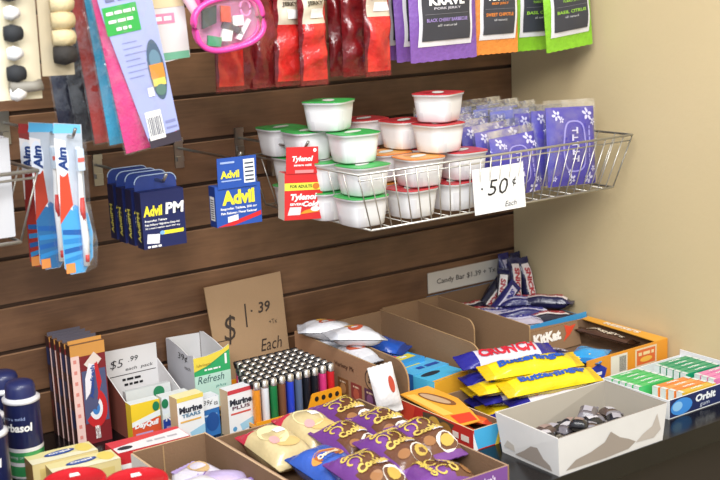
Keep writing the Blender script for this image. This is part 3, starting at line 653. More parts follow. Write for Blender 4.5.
# ---------------------------------------------------------------- helpers for cartons
def open_tray(mb, x0, x1, y0, y1, z0, h, mo, mi, t=.0022, hl=None, hr=None, hf=None, hb=None, edge=None, front_mat=None, left_mat=None):
    hl = h if hl is None else hl; hr = h if hr is None else hr; hf = h if hf is None else hf; hb = h if hb is None else hb; edge = edge or mo
    mb.box(x0, x1, y0, y1, z0, z0 + .0015, mo, {'+z': mi})
    mb.box(x0, x0 + t, y0, y1, z0 + .0015, z0 + hl, mo, {'+x': mi, '+z': edge, '-x': left_mat or mo})
    mb.box(x1 - t, x1, y0, y1, z0 + .0015, z0 + hr, mo, {'-x': mi, '+z': edge})
    mb.box(x0 + t, x1 - t, y0, y0 + t, z0 + .0015, z0 + hf, mo, {'+y': mi, '+z': edge, '-y': front_mat or mo})
    mb.box(x0 + t, x1 - t, y1 - t, y1, z0 + .0015, z0 + hb, mo, {'-y': mi, '+z': edge})
def sidewall(name, parent, x, yb, yf, z0, zt, rf, t, mat, edge, zf=None):
    """divider with a rounded front top corner; runs back (yb) to front (yf); zf = height at front"""
    zf = zt if zf is None else zf
    P = [(-(yb), z0), (-(yf), z0)]
    for k in range(9):
        a = pi / 2 * k / 8; P.append((-(yf) - rf + rf * cos(a), zf - rf + rf * sin(a)))
    P.append((-(yb), zt))
    mb = MB(); mb.prism(P, fr((x + t / 2, 0, 0), (0, -1, 0), (0, 0, 1)), t, mat, edge); return mb.build(name, parent)

# ---------------------------------------------------------------- cardboard 1.39 sign
t = thing('cardboard_sign', 'brown cardboard sign hand lettered with a price of 1.39 each, leaning on the wall', 'sign', (-.660, -.048, CT + .001), (radians(-9.5), 0, 0))
mb = MB(); CB = M('a98a68', .85, 0, .1, 200, 0, .05, 8); mb.prism([(-.072, 0), (.072, 0), (.078, .203), (-.078, .200)], front(0, 0, 0), .003, CB, KRAFT_EDGE)
s = front(0, -.003, 0); I = ink('3a2e28')
mb.text('$', -.040, .118, .026, .052, s, I, bold=-.005, shear=.2); mb.rect(-.068, -.040, .100, .1015, s, I); mb.poly([(-.007, .116), (-.004, .116), (-.002, .158), (-.005, .158)], s, I)
mb.disc(.008, .143, .002, .002, s, I); mb.text('39', .034, .146, .026, .020, s, I, bold=.02, shear=.2); mb.text('+Tx', .048, .117, .016, .008, s, I); mb.text('Each', .038, .078, .044, .022, s, I, shear=.3); mb.build('board', t)

# ---------------------------------------------------------------- candy bar price strip
t = thing('price_strip', 'long white strip on the wall reading candy bar price, above the corner carton', 'sign', (-.121, -.0022, 1.013), 0)
mb = MB(); mb.box(-.112, .110, 0, .0012, -.020, .022, card('d6d0c6')); s = front(0, 0, 0)
mb.text('Candy Bar $1.39 + Tx Ea', -.002, 0, .176, .014, s, ink('55504c'), bold=.01); mb.build('strip', t)

# ---------------------------------------------------------------- shaving foam cans
def can(loc, rz, label, low):
    t = thing('spray_can', label, 'can', loc, rz, 'shaving foam cans'); r = .0265
    NV = M('1c2350', .35, .2, 0, 60, .4); lowc = M(low, .35, .2, 0, 60, .4); WHc = M('e6e6ea', .35, .1, 0, 60, .4)
    prof = [(r - .003, 0), (r, .002), (r, .006), (r, .022), (r, .028), (r, .044), (r, .050), (r, .058), (r, .115), (r, .118)]
    mb = MB(); mb.lathe(prof, NV, 40, mats=[lowc, WHc, lowc, WHc, lowc, WHc, NV, NV, NV]); cs = lambda u, v, o=0: Vector(((r + o) * sin(u / r), -(r + o) * cos(u / r), v))
    mb.text('Barbasol', -.006, .083, .056, .013, cs, WH, .0006, bold=.04, shear=.1); mb.text('extra mild', -.006, .097, .036, .005, cs, ink('9fb0dc'), .0006)
    mb.poly([(-.030, .066), (.02, .066), (.014, .074), (-.036, .074)], cs, ink('40508c'), .0004); mb.text('shaving cream', -.004, .036, .04, .006, cs, ink('d8dde6'), .0006); mb.build('can_body', t)
    mb = MB(); mb.lathe([(r, .118), (r + .0015, .119), (r + .0015, .1235), (r - .003, .126)], WHc, 40); mb.build('collar', t)
    mb = MB(); mb.lathe([(r - .004, .126), (r - .0045, .140), (r - .007, .146), (r - .013, .149), (.004, .150)], M('232a5c', .4, 0, 0, 60, .2), 36); mb.build('cap', t)
can((-1.120, -.150, CT), radians(-38), 'navy shaving foam can with green bands, frontmost whole can at the left edge', '3a9a5a')
can((-1.125, -.088, CT), radians(-20), 'navy shaving foam can behind the green banded one', '3a9a5a')
can((-1.207, -.262, CT), radians(-30), 'shaving foam can with red bands cut off by the left edge, front one', 'b8303a')
can((-1.190, -.195, CT), radians(-30), 'shaving foam can at the left edge behind the red banded one', 'b8303a')

# ---------------------------------------------------------------- tall toothpaste cartons
for i in range(5):
    y = -.088 + i * .0185
    t = thing('toothpaste_carton', ['tall toothpaste carton with white, blue and red swirl, frontmost of the standing row', 'tall maroon toothpaste carton, second in the standing row', 'tall toothpaste carton, third in the standing row',
        'tall toothpaste carton, fourth in the standing row', 'tall toothpaste carton at the wall end of the standing row'][i], 'box', (-.990 - .0015 * i, y, CT), 0, 'standing toothpaste cartons')
    MR = card('7a2026'); W, H, D = .058, .168, .017
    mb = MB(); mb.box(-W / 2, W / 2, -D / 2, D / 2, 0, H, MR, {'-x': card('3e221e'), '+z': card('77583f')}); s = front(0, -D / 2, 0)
    mb.rect(-W / 2, W / 2, H - (.02 if i == 0 else .008), H, s, card('d0944a')); mb.rect(-W / 2, -W / 2 + .014, 0, H - .018, s, card('e9c8c0'), .0006)
    for q in range(8): mb.rect(-W / 2 + .004, -W / 2 + .009, .012 + q * .018, .018 + q * .018, s, ink('d88a80'), .0008)
    mb.poly([(-.008, H - .034), (.010, H - .016), (.022, H - .030), (.006, H - .048)], s, card('dfd2c8'), .0007)
    mb.rect(-.013, W / 2 - .002, .035, H - .045, s, card('4e5478'), .0006)
    def ring(a0, a1, r0, r1, cc, o):
        p = [(.006 + .8 * r1 * cos(a0 + (a1 - a0) * k / 14), .058 + 1.35 * r1 * sin(a0 + (a1 - a0) * k / 14)) for k in range(15)] + [(.006 + .8 * r0 * cos(a1 - (a1 - a0) * k / 14), .058 + 1.35 * r0 * sin(a1 - (a1 - a0) * k / 14)) for k in range(15)]
        for k in range(14): mb.poly([p[k], p[k + 1], p[28 - k], p[29 - k]], s, cc, o)
    ring(-2.6, 1.2, .012, .024, card('c4262c'), .0009); ring(-2.8, .9, .008, .014, card('e9e9ee'), .0011); ring(-3.0, .6, .002, .008, card('3f7fc4'), .0013)
    mb.poly([(-.010, .075), (-.002, .085), (.010, .130), (.0, .135), (-.008, .11)], s, card('e8e6ee'), .0010); mb.poly([(.012, .08), (.019, .10), (.014, .135), (.009, .132)], s, card('c4262c'), .0010)
    mb.text('Aquafresh', .004, .103, .055, .009, s, ink('2b4a94'), .0014, bold=.04, ang=pi / 2 - .1); mb.text('EXTRA', .006, .018, .008, .022, s, WH, .0010, bold=.03)
    l = leftf(-W / 2, 0, 0)
    for q in range(3): mb.rect(-.006, .006, .03 + q * .045, .06 + q * .045, l, card(['23305c', '6a3028', '3c3a54'][(q + i) % 3]), .0006)
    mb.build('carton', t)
    mb = MB(); mb.box(-W / 2 + .001, W / 2 - .001, -.0006, .0006, H, H + .006, card('5e5a66' if i else 'd99b4e')); mb.build('top_flap', t)

# ---------------------------------------------------------------- 5.xx carton with sign and cold medicine
t = thing('display_carton', 'white open display carton with a hand lettered price on its tall back panel', 'box', (-.893, -.075, CT))
WC = M('dedcdc', .7)
mb = MB(); mb.prism([(-.048, .0), (.048, .0), (.048, .126), (-.048, .128)], front(0, .040, 0), .0015, WC); s = front(0, .0385, 0); mb.text('$5', -.026, .102, .024, .016, s, BLACK, shear=.2, bold=-.01); mb.text('.99', .004, .107, .018, .009, s, BLACK, shear=.2); mb.text('each  pack', .014, .090, .050, .007, s, BLACK, shear=.2); mb.rect(-.047, .044, .081, .0822, s, BLACK); mb.scrib(.000, .073, .036, .004, s, BLACK); mb.scrib(.002, .064, .034, .004, s, BLACK, seed=4); mb.build('back_panel', t)
mb = MB(); K2 = M('8a4a3c', .7)
mb.prism([(-.040, 0), (.046, 0), (.046, .062), (-.040, .098)], leftf(-.048, 0, 0), .0015, K2, WC); mb.build('side_panel', t)
mb = MB(); mb.prism([(-.040, 0), (.046, 0), (.046, .062), (-.040, .098)], leftf(.0495, 0, 0), .0015, WC); mb.build('side_panel', t)
mb = MB(); mb.box(-.048, .048, -.046, -.0445, 0, .05, WC); mb.box(-.048, .048, -.046, .040, 0, .0015, WC); mb.build('base_panel', t)
for (x, label, c1, c2, tx) in [(-.027, 'orange and yellow day cold medicine packet in the white priced carton', 'e9c92e', 'd9552e', 'DayQuil'), (.027, 'blue night cold medicine packet beside the orange and yellow one', 'dfe6ea', '2846a4', 'NyQuil')]:
    c = MB(); c.box(-.025, .025, -.010, .010, 0, .064, card(c1), {'+z': card('dfe4e2')}); s = front(0, -.010, 0); c.rect(-.025, .025, .0, .034, s, card(c2)); c.poly([(-.025, .026), (.025, .036), (.025, .046), (-.025, .034)], s, card('e8eeea'), .0007)
    c.text(tx, 0, .026, .042, .012, s, WH, .001, bold=.05, shear=.15); c.disc(.018 if tx == 'DayQuil' else -.02, .053, .006, .008, s, card('1f7a50'), .001); c.rect(-.020, .010, .008, .014, s, ink('b9a0c8'), .0008)
    tag(c.build('medicine_packet', None, (-.893 + x, -.134, CT + .002), (0, 0, 0)), label, 'packet', 'cold medicine packets')
c = MB(); c.box(-.04, .04, -.006, .006, 0, .070, card('c9cdcd')); s = front(0, -.006, 0)
for u in (.018,): c.disc(u, .058, .010, .010, s, card('1f7a50'), .0008)
tag(c.build('medicine_packet', None, (-.893, -.100, CT + .003), (radians(-6), 0, 0)), 'white medicine packet with green caps standing at the back of the priced carton', 'packet', 'cold medicine packets')

# ---------------------------------------------------------------- eye drop display carton
t = thing('display_carton', 'white tall carton with green and yellow front marked 39 cents at its side', 'box', (-.781, -.060, CT))
mb = MB(); GY = M('c9c9cf', .7, 0, 0, 60, 0, .06, 20)
P = [(-.052, 0), (.052, 0), (.052, .112), (.030, .108), (0, .116), (-.040, .122), (-.052, .120)]
mb.prism(P, leftf(-.031, 0, 0), .0015, GY, WC); s = leftf(-.0327, 0, 0); mb.text('39¢', .012, .100, .036, .014, s, BLACK, shear=.1); mb.text('each', .028, .085, .022, .006, s, ink('44444c')); mb.build('side_panel', t)
mb = MB(); mb.prism([(-a, b) for a, b in P][::-1], fr((.033, 0, 0), (0, 1, 0), (0, 0, 1)), .0015, WC); mb.build('side_panel', t)
mb = MB(); mb.prism([(-.0315, 0), (.0315, 0), (.0315, .118), (-.0315, .121)], front(0, .0515, 0), .0015, WC); mb.box(-.031, .031, -.05, .05, 0, .0015, WC); mb.build('back_panel', t)
mb = MB(); s0 = front(0, -.052, 0); mb.prism([(-.034, 0), (.034, 0), (.034, .120), (.020, .113), (-.010, .108), (-.034, .108)], s0, .0015, card('2f9e62'), WC); s = front(0, -.0536, 0)
mb.poly([(-.034, .108), (-.034, .084), (-.010, .090), (.034, .112), (.034, .120), (.020, .113), (-.010, .108)], s, ink('ead34c'), .0002); mb.poly([(-.034, .082), (-.034, .066), (.034, .066), (.034, .110), (-.008, .087)], s, ink('35a866'), .0004); mb.rect(-.034, .034, .0, .076, s, ink('bfe0d0'), .0006)
mb.text('Refresh', -.004, .068, .050, .013, s, ink('33585a'), .001, shear=.25); mb.text('plus', .014, .052, .020, .006, s, ink('2f8a80'), .001, shear=.25); mb.rect(.024, .028, .088, .106, s, WH, .001); mb.text('lubricant', -.016, .094, .026, .005, s, ink('a08030'), .001); mb.scrib(.0, .084, .03, .003, s, WH, .001); mb.build('front_panel', t)

# ---------------------------------------------------------------- eye drop boxes
def eyebox(loc, rz, label, band, H=.078):
    c = MB(); c.box(-.024, .024, -.012, .012, 0, H, card('e9ecee'), {'-x': card('c9b08c'), '+z': card('efe6b0' if band == 'e6cf5a' else 'e4e6ea')}); s = front(0, -.012, 0)
    c.rect(-.024, .024, H - .007, H, s, card(band)); c.text('Murine', 0, H - .021, .042, .011, s, ink('2b2f3c'), .0008, bold=.05); c.text('TEARS' if band == 'e6cf5a' else 'PLUS', .0, H - .031, .034, .006, s, ink('4a7a9a' if band == 'e6cf5a' else '6a4a5a'), .0008, bold=.03)
    c.rect(-.020, .018, H - .042, H - .039, s, ink('e0b05a' if band == 'e6cf5a' else 'd05a50')); c.disc(-.014, .012, .004, .004, s, ink('5a9ac8')); c.poly([(.0, .006), (.024, .012), (.024, .026), (-.004, .018)], s, ink('9ccbe4'))
    tag(c.build('eye_drop_box', None, loc, (0, 0, rz)), label, 'box', 'small eye drop boxes')
eyebox((-.872, -.196, CT + .004), radians(4), 'small white eye drop box with yellow top band, fronting the green carton', 'e6cf5a')
eyebox((-.788, -.207, CT), radians(4), 'small white eye drop box with red top band, beside the orange lighter rack', 'c8404a')
c = MB(); c.box(-.017, .017, -.012, .012, 0, .066, card('2f6fb4'), {'+z': card('dfe4ea')}); s = front(0, -.012, 0); c.rect(-.017, .017, .046, .066, s, card('e9edf0')); c.text('39¢', -.004, .057, .018, .010, s, BLACK, .0008, shear=.2); c.text('ea', .011, .054, .007, .006, s, BLACK, .0008); c.disc(.003, .024, .012, .016, s, ink('1f4f94')); c.rect(-.012, .012, .034, .037, s, ink('a9c8ea'))
tag(c.build('eye_drop_box', None, (-.831, -.182, CT), (0, 0, radians(4))), 'blue eye drop box with handwritten price, between two white ones', 'box', 'small eye drop boxes')

# ---------------------------------------------------------------- lighters
LX0, LY0 = -.764, -.226; NXL, NYL = 10, 7; PX, PY = .0160, .0186; LZ = CT + .010
ORG = M('f0a020', .4, 0, 0, 60, .3)
t = thing('lighter_rack', 'bright orange plastic rack holding rows of pocket lighters', 'rack', (-.690, -.166, CT))
rx0, rx1, ry0, ry1 = -.084, .082, -.078, .070
mb = MB(); mb.box(rx0, rx1, ry0, ry1, 0, .0095, ORG); mb.box(rx0, rx1, ry0, ry0 + .0025, .002, .022, ORG); mb.box(rx0, rx0 + .002, ry0, ry1, .002, .016, ORG); mb.box(rx1 - .002, rx1, ry0, ry1, .002, .016, ORG); mb.box(rx0, rx1, ry1 - .002, ry1, .002, .05, ORG); mb.build('base', t)
mb = MB(); s = front(0, ry0, 0)
P = [(.010, .014)] + [(.026 + .006 * cos(a), .040 + .007 * sin(a)) for a in [pi - pi / 2 * k / 4 for k in range(5)]] + [(.074 + .006 * cos(a), .041 + .007 * sin(a)) for a in [pi / 2 - pi / 2 * k / 4 for k in range(5)]] + [(.080, .024)]
mb.prism(P[::-1], s, .0025, ORG); s2 = front(0, ry0 - .0027, 0)
for k in range(4): mb.disc(.030 + k * .0135, .037, .004, .0045, s2, ink('2a2420'), .0002)
mb.build('label_clip', t)
lcols = ['e8932c', 'dfe3e8', '1f7a44', '7a5038', '2d46c8', '5a6a86', '1e2028', '1e1f26', 'd23a7a', 'c8252c']
lnames = ['orange', 'white', 'green', 'brown', 'royal blue', 'slate grey', 'black', 'glossy black', 'magenta', 'red']
def lighter_meshes(col):
    C = M(col, .28, 0, 0, 60, .5)
    mb = MB(); n = 16; vs = []
    for z_, k in ((0, .92), (.002, 1), (.062, 1)): vs += [(.0062 * k * cos(2 * pi * q / n), .0086 * k * sin(2 * pi * q / n), z_) for q in range(n)]
    mb.add(vs, [(i * n + q, i * n + (q + 1) % n, (i + 1) * n + (q + 1) % n, (i + 1) * n + q) for i in range(2) for q in range(n)], C, True); mb.add(vs[2 * n:], [tuple(range(n))], C); return mb
hood = MB(); n = 16; vs = []
for z_, k in ((.0625, .96), (.074, .94), (.0748, .72)): vs += [(.0060 * k * cos(2 * pi * q / n), -.0030 + .0052 * k * sin(2 * pi * q / n), z_) for q in range(n)]
hood.add(vs, [(i * n + q, i * n + (q + 1) % n, (i + 1) * n + (q + 1) % n, (i + 1) * n + q) for i in range(2) for q in range(n)], M('d9d6d0', .3, .9), True); hood.add(vs[2 * n:], [tuple(range(n))], M('e4e2dc', .35, .7))
thumb = MB(); thumb.tube([(-.0062, .0052, .0705), (.0062, .0052, .0705)], .0046, BLACK, 10); thumb.box(-.0055, .0055, .001, .0085, .0625, .069, BLACK)
order = []
for r in range(NYL):
    for c_ in range(NXL):
        if c_ < (0, 0, 0, 1, 1, 2, 2)[r]: continue
        order.append((r, c_))
protos = {}
ordw = ['front', 'second', 'third', 'fourth', 'fifth', 'sixth', 'rear']
mods = ['leftmost column', 'second column', 'third column', 'fourth column', 'fifth column', 'sixth column', 'seventh column', 'eighth column', 'ninth column', 'rightmost column']
for r, c_ in order:
    col = (lcols[c_] if r == 0 else lcols[(c_ * 3 + r * 7) % 10])
    x = LX0 + c_ * PX + .002; y = LY0 + r * PY
    if r == 0: lb = lnames[c_] + ' pocket lighter in the front row of the orange rack'
    else: lb = 'pocket lighter showing only its black and silver top, %s row, %s of the rack' % (ordw[r], mods[c_])
    if col not in protos:
        L = thing('pocket_lighter', lb, 'lighter', (x, y, LZ), 0, 'lighters in the orange rack')
        lighter_meshes(col).build('lighter_body', L); hood.build('metal_hood', L); thumb.build('spark_wheel', L); protos[col] = L
    else: dup(protos[col], (x, y, LZ), 0, lb)

# ---------------------------------------------------------------- fruit bar carton with printed side
KS = M('a87f5f', .75, 0, .1, 200, 0, .06, 10)
t = thing('snack_carton', 'brown open carton with a printed variety pack side and rounded inner wall', 'box', (0, 0, 0)); t.location = (-.5435, -.19, CT)
wl = sidewall('side_panel', t, -.0395, .130, -.145, 0, .098, .006, .003, KS, KRAFT_EDGE, .094)
wl['label'] = 'printed left side panel with round 30 mark'
mb = MB(); s = leftf(-.0412, 0, 0)
mb.text('Variety Pk', .030, .070, .060, .010, s, ink('5a3a2a'), bold=.02); mb.disc(.110, .066, .019, .019, s, ink('3f3430'), .0006); mb.disc(.110, .066, .016, .016, s, ink('a98a6c'), .0009); mb.text('30', .110, .066, .016, .013, s, ink('3a3230'), .0013, bold=.04)
for q, cc in enumerate(['8a5a34', '93403a', '583452']):
    mb.rect(.008 + q * .040, .040 + q * .040, .010, .048, s, ink(cc)); mb.disc(.024 + q * .040, .030, .009, .010, s, ink(['c08a5a', 'c0604a', '8a5a86'][q]), .0008); mb.scrib(.024 + q * .040, .042, .018, .003, s, ink('e4c8a8'), .001)
mb.build('print', wl)
sidewall('inner_wall', t, .0125, .130, -.140, 0, .098, .034, .003, KRAFT, KRAFT_EDGE, .092)
mb = MB(); mb.box(-.038, .0105, .127, .130, 0, .098, KRAFT, {'+z': KRAFT_EDGE}); mb.box(-.038, .0105, -.145, .127, 0, .002, KRAFT_IN); mb.build('back_panel', t)
mb = MB(); mb.box(-.038, .0105, -.145, -.1425, .002, .028, KRAFT, {'+z': KRAFT_EDGE}); mb.build('front_lip', t)
# big brown cartons
t = thing('brown_carton', 'plain brown open display carton with tall right wall rounded at the front', 'box', (-.4470, -.185, CT))
sidewall('side_panel', t, .0535, .124, -.172, 0, .103, .034, .003, KRAFT, KRAFT_EDGE, .098)
mb = MB(); mb.box(-.080, .052, .121, .124, 0, .100, KRAFT, {'+z': KRAFT_EDGE}); mb.box(-.080, .052, -.172, .121, 0, .002, KRAFT_IN); mb.build('back_panel', t)
mb = MB(); mb.box(-.080, .052, -.172, -.1695, .002, .030, KRAFT, {'+z': KRAFT_EDGE}); mb.build('front_lip', t)
t = thing('brown_carton', 'plain brown carton wedged behind the tall one, with a lower rounded left wall', 'box', (-.3200, -.18, CT))
sidewall('inner_wall', t, -.0690, .120, -.138, 0, .060, .01, .003, KRAFT, KRAFT_EDGE)
sidewall('inner_wall', t, .0180, .120, -.047, 0, .103, .02, .003, KRAFT, KRAFT_EDGE, .098)
sidewall('side_panel', t, .0690, .128, -.140, 0, .103, .004, .003, KRAFT, KRAFT_EDGE, .098)
mb = MB(); mb.box(-.067, .067, .120, .123, 0, .104, KRAFT, {'+z': KRAFT_EDGE}); mb.box(-.067, .067, -.135, .120, 0, .002, KRAFT_IN); mb.build('back_panel', t)
mb = MB(); mb.box(-.067, .067, -.138, -.1355, .002, .055, KRAFT, {'+z': KRAFT_EDGE}); mb.build('front_lip', t)

def wrapper(loc, rot, label, W, H, T, base, end, texts, name='snack_wrapper', cat='snack', grp=None, crimp=.008, seed=0, extra=None, p=.5, clear=False, mf=None, ed=None):
    """flat pack built standing, long side up along its local z"""
    mb = MB(); B = foil(base, .9); E = foil(end, .9); s0 = front(0, 0, 0)
    mfn = mf or (lambda u, v: E if abs(v) > H / 2 - (ed or crimp * 1.6) else B)
    sf = pillow(mb, s0, W, H, T, mfn, crimp, p, 12, 22, seed, .0012)
    if extra: extra(mb, sf)
    for tx in texts:
        s_, u, v, w_, h_, cc, ang = tx[:7]; mb.text(s_, u, v, w_, h_, sf, ink(cc), .0022, bold=.05, ang=ang, shear=.1)
    o = mb.build(name, None, loc, rot); return tag(o, label, cat, grp)
FLAT = radians(-90)
def lay(deg, tilt=0, roll=0):
    """euler for a pack lying on its back, top end turned by deg from +y, tilt raises the far end"""
    mt = Matrix.Rotation(radians(deg), 3, 'Z') @ Matrix.Rotation(FLAT + radians(tilt), 3, 'X') @ Matrix.Rotation(radians(roll), 3, 'Z')
    return mt.to_euler()
# white wrapped rice bars in the printed carton
def leaf(mb, sf):
    mb.disc(0, .0, .010, .018, sf, ink('c25a3c'), .0012, 12, .6); mb.disc(.006, .01, .006, .010, sf, ink('d8a850'), .0014, 10)
g = 'white wrapped bars in the printed carton'
for i, (x, y, z, d, tl, lb) in enumerate([(-.548, -.200, CT + .112, 75, 8, 'white wrapped bar with red print lying across the top of the printed carton'), (-.556, -.125, CT + .110, 60, 4, 'silvery wrapped bar behind, at the wall end of the printed carton'),
        (-.556, -.215, CT + .082, 2, 0, 'white wrapped bar in the printed carton under the top one'), (-.557, -.110, CT + .080, 0, 0, 'white wrapped bar low at the back of the printed carton'), (-.557, -.15, CT + .050, 0, 0, 'white wrapped bar deep inside the printed carton')]):
    wrapper((x, y, z), lay(d, tl), lb, .054 if i < 2 else .040, .104, .030, 'dcdce2', 'c8cad2', [], 'bar_wrapper', 'snack bar', g, seed=100 + i, extra=leaf)
wrapper((-.593, -.350, CT + .066), (radians(-14), radians(-8), radians(-16)), 'white wrapped bar with vertical lettering hanging over the front of the printed carton', .042, .080, .016, 'e2e0e0', 'dedcda',
        [('Quaker', -.008, 0, .060, .012, '3c4a6a', -pi / 2 + .0)], 'bar_wrapper', 'snack bar', g, seed=120, extra=lambda mb, sf: mb.disc(.010, .006, .005, .014, sf, ink('b8452e'), .0012))
# blue packs in the tall brown carton
for i, (x, y, z, d, tl, lb) in enumerate([(-.462, -.165, CT + .070, 35, 10, 'shiny blue snack pack on top inside the tall brown carton'), (-.445, -.115, CT + .050, -10, 0, 'blue snack pack beneath, at the back of the tall brown carton'), (-.458, -.175, CT + .046, 60, 0, 'blue snack pack beneath, towards the front of the tall brown carton')]):
    wrapper((x, y, z), lay(d, tl), lb, .06, .09, .024, '2456b8', '1d4090', [], 'blue_snack_pack', 'snack', 'blue packs in the tall brown carton', seed=130 + i)
def slab(name, loc, rz, dims, mats, label, cat, grp=None, deco=None, rot=None):
    W, D, H = dims; mb = MB(); mb.box(-W / 2, W / 2, -D / 2, D / 2, 0, H, mats['m'], mats)
    if deco: deco(mb, front(0, -D / 2, H / 2), topf(0, 0, H), leftf(-W / 2, 0, H / 2))
    return tag(mb.build(name, None, loc, rot or (0, 0, rz)), label, cat, grp)
def d1(mb, f, tp, l):
    mb.rect(-.03, .03, -.008, .012, tp, ink('e9d94a')); mb.rect(-.03, .005, .012, .02, tp, ink('d8404a')); mb.scrib(.0, .002, .03, .008, tp, ink('e9f2f8'), .001)
slab('small_box', (-.472, -.228, CT + .0275), radians(8), (.075, .045, .034), {'m': card('3f9ad8')}, 'light blue box with yellow and red top, inside the tall brown carton', 'box', 'small boxes in the brown carton', d1)
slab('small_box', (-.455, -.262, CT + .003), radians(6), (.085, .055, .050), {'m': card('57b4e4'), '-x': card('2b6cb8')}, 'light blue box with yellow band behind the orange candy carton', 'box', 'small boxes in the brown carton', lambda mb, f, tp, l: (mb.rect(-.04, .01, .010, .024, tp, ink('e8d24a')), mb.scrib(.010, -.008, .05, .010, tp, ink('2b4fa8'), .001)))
slab('small_box', (-.452, -.315, CT + .004), radians(8), (.082, .050, .048), {'m': card('4db6e0'), '-y': card('f0b030')}, 'turquoise flat box lying next to the stack of yellow chocolate bars', 'box', 'small boxes in the brown carton', lambda mb, f, tp, l: (mb.disc(-.012, .012, .022, .008, tp, ink('26303e')), mb.rect(-.04, .04, -.025, -.019, tp, ink('f0b030'))))

# ---------------------------------------------------------------- orange and red candy carton
t = thing('candy_carton', 'red, orange and light blue candy carton with its lid flap torn open', 'box', (-.5215, -.425, CT), 0)
mb = MB(); open_tray(mb, -.031, .031, -.095, .095, 0, .034, card('d23a2c'), KRAFT_IN, front_mat=card('4cb4e4'), left_mat=card('c8302a'), edge=card('e8c8a0')); s = leftf(-.031, 0, 0)
mb.poly([(-.03, .001), (.03, .001), (.05, .030), (.0, .033), (-.03, .03)], s, ink('5a4a3a')); mb.disc(.000, .016, .016, .014, s, ink('d8a84a'), .0008); mb.disc(.028, .016, .016, .012, s, ink('a87838'), .001); mb.scrib(.066, .016, .040, .010, s, ink('f4e4d8'), .001); mb.poly([(-.095, .0), (-.060, .0), (-.050, .033), (-.095, .033)], s, ink('e04a34'), .0006)
s = front(0, -.095, 0); mb.poly([(-.031, 0), (-.022, 0), (-.031, .03)], s, WH, .0006); mb.poly([(.012, .0), (.02, .0), (.031, .034), (.024, .034)], s, ink('f0d04a'), .0006); mb.build('tray', t)
mb = MB(); s = fr((0, .02, .0365), (1, .0, .05), (0, 1, .04))
mb.prism([(-.030, -.085), (.004, -.090), (.018, -.055), (.034, .0), (.030, .075), (-.026, .078)], s, .002, card('f0a838')); sx = fr((0, .02, .0388), (1, 0, .05), (0, 1, .04))
mb.poly([(-.028, -.080), (.002, -.086), (.012, -.056), (-.020, -.046)], sx, ink('e2452c')); mb.disc(.006, .020, .012, .040, sx, ink('8a5a34'), .0005, 16, .2); mb.disc(.004, .022, .008, .033, sx, ink('c9a886'), .0008, 16, .2); mb.poly([(-.028, -.04), (-.012, -.045), (-.01, .06), (-.024, .066)], sx, ink('f6c860'), .0005); mb.build('torn_flap', t)
for i, (x, y, z, d, lb) in enumerate([(-.505, -.455, CT + .024, 20, 'orange and red candy bar at the front end of the torn candy carton'), (-.530, -.475, CT + .015, -8, 'orange candy bar lying deepest in the torn candy carton')]):
    wrapper((x, y, z), lay(d, 0), lb, .026, .085, .014, 'e8682c', 'c83c24', [], 'candy_bar', 'candy bar', 'bars in the torn candy carton', seed=140 + i)

# ---------------------------------------------------------------- stack of big yellow and blue bars
g = 'stacked yellow and blue chocolate bars'
def bigbar(loc, rot, label, kind, seed):
    W, H = .043, .180
    if kind == 'yellow':
        f = lambda mb, sf: (mb.rect(-.015, .015, -.075, -.062, sf, ink('3a3aa0'), .0010, 3, 3) if 0 else None)
        return wrapper(loc, rot, label, W, H, .026, 'f0d61e', 'e0b81a', [('Butterfinger', .002, -.004, .128, .021, '2453b0', -pi / 2)], 'chocolate_bar', 'chocolate bar', g, seed=seed)
    return wrapper(loc, rot, label, W, H, .026, 'dcd6e2', '2c2a8c', [('CRUNCH', .001, .0, .105, .025, 'd02a3c', -pi / 2)], 'chocolate_bar', 'chocolate bar', g, seed=seed, ed=.035)
def along(deg, pitch=0, roll=0):
    """bar lying with its length along x turned by deg, reading side up, its left end first"""
    mt = Matrix.Rotation(radians(deg), 3, 'Z') @ Matrix.Rotation(radians(roll), 3, 'X') @ Matrix.Rotation(radians(pitch), 3, 'Y') @ Matrix.Rotation(pi / 2, 3, 'Z') @ Matrix.Rotation(FLAT, 3, 'X')
    return mt.to_euler()
z0 = CT + .010
bars = [(-0.350, -0.385, z0 + 0.000, -9, 'blue', 'white and blue chocolate bar at the bottom rear of the stack'),
        (-0.360, -0.430, z0 + 0.000, -9, 'yellow', 'yellow chocolate bar at the bottom of the stack, middle'),
        (-0.368, -0.475, z0 + 0.000, -9, 'blue', 'white chocolate bar with blue ends at the bottom front, next to the white tray'),
        (-0.358, -0.392, z0 + 0.021, -12, 'yellow', 'yellow chocolate bar in the second layer, rear'),
        (-0.366, -0.436, z0 + 0.021, -11, 'blue', 'blue ended chocolate bar in the second layer, middle'),
        (-0.345, -0.482, z0 + 0.021, -10, 'blue', 'white and red lettered chocolate bar showing right below the front yellow one'),
        (-0.364, -0.396, z0 + 0.041, -14, 'blue', 'blue ended chocolate bar in the third layer, rear'),
        (-0.380, -0.440, z0 + 0.041, -13, 'yellow', 'yellow chocolate bar in the third layer, its end showing at the left'),
        (-0.352, -0.478, z0 + 0.041, -12, 'yellow', 'yellow chocolate bar with blue letters, lower one at the front of the stack'),
        (-0.364, -0.384, z0 + 0.066, -15, 'blue', 'white and blue chocolate bar with red letters on top of the stack'),
        (-0.360, -0.440, z0 + 0.061, -15, 'yellow', 'topmost yellow chocolate bar in front of the white and red one')]
for i, (x, y, z, d, k_, lb) in enumerate(bars): bigbar((x, y, z + (.004 if i > 7 else 0)), along(d, 0, 16 if i > 7 else 4), lb, k_, 150 + i)

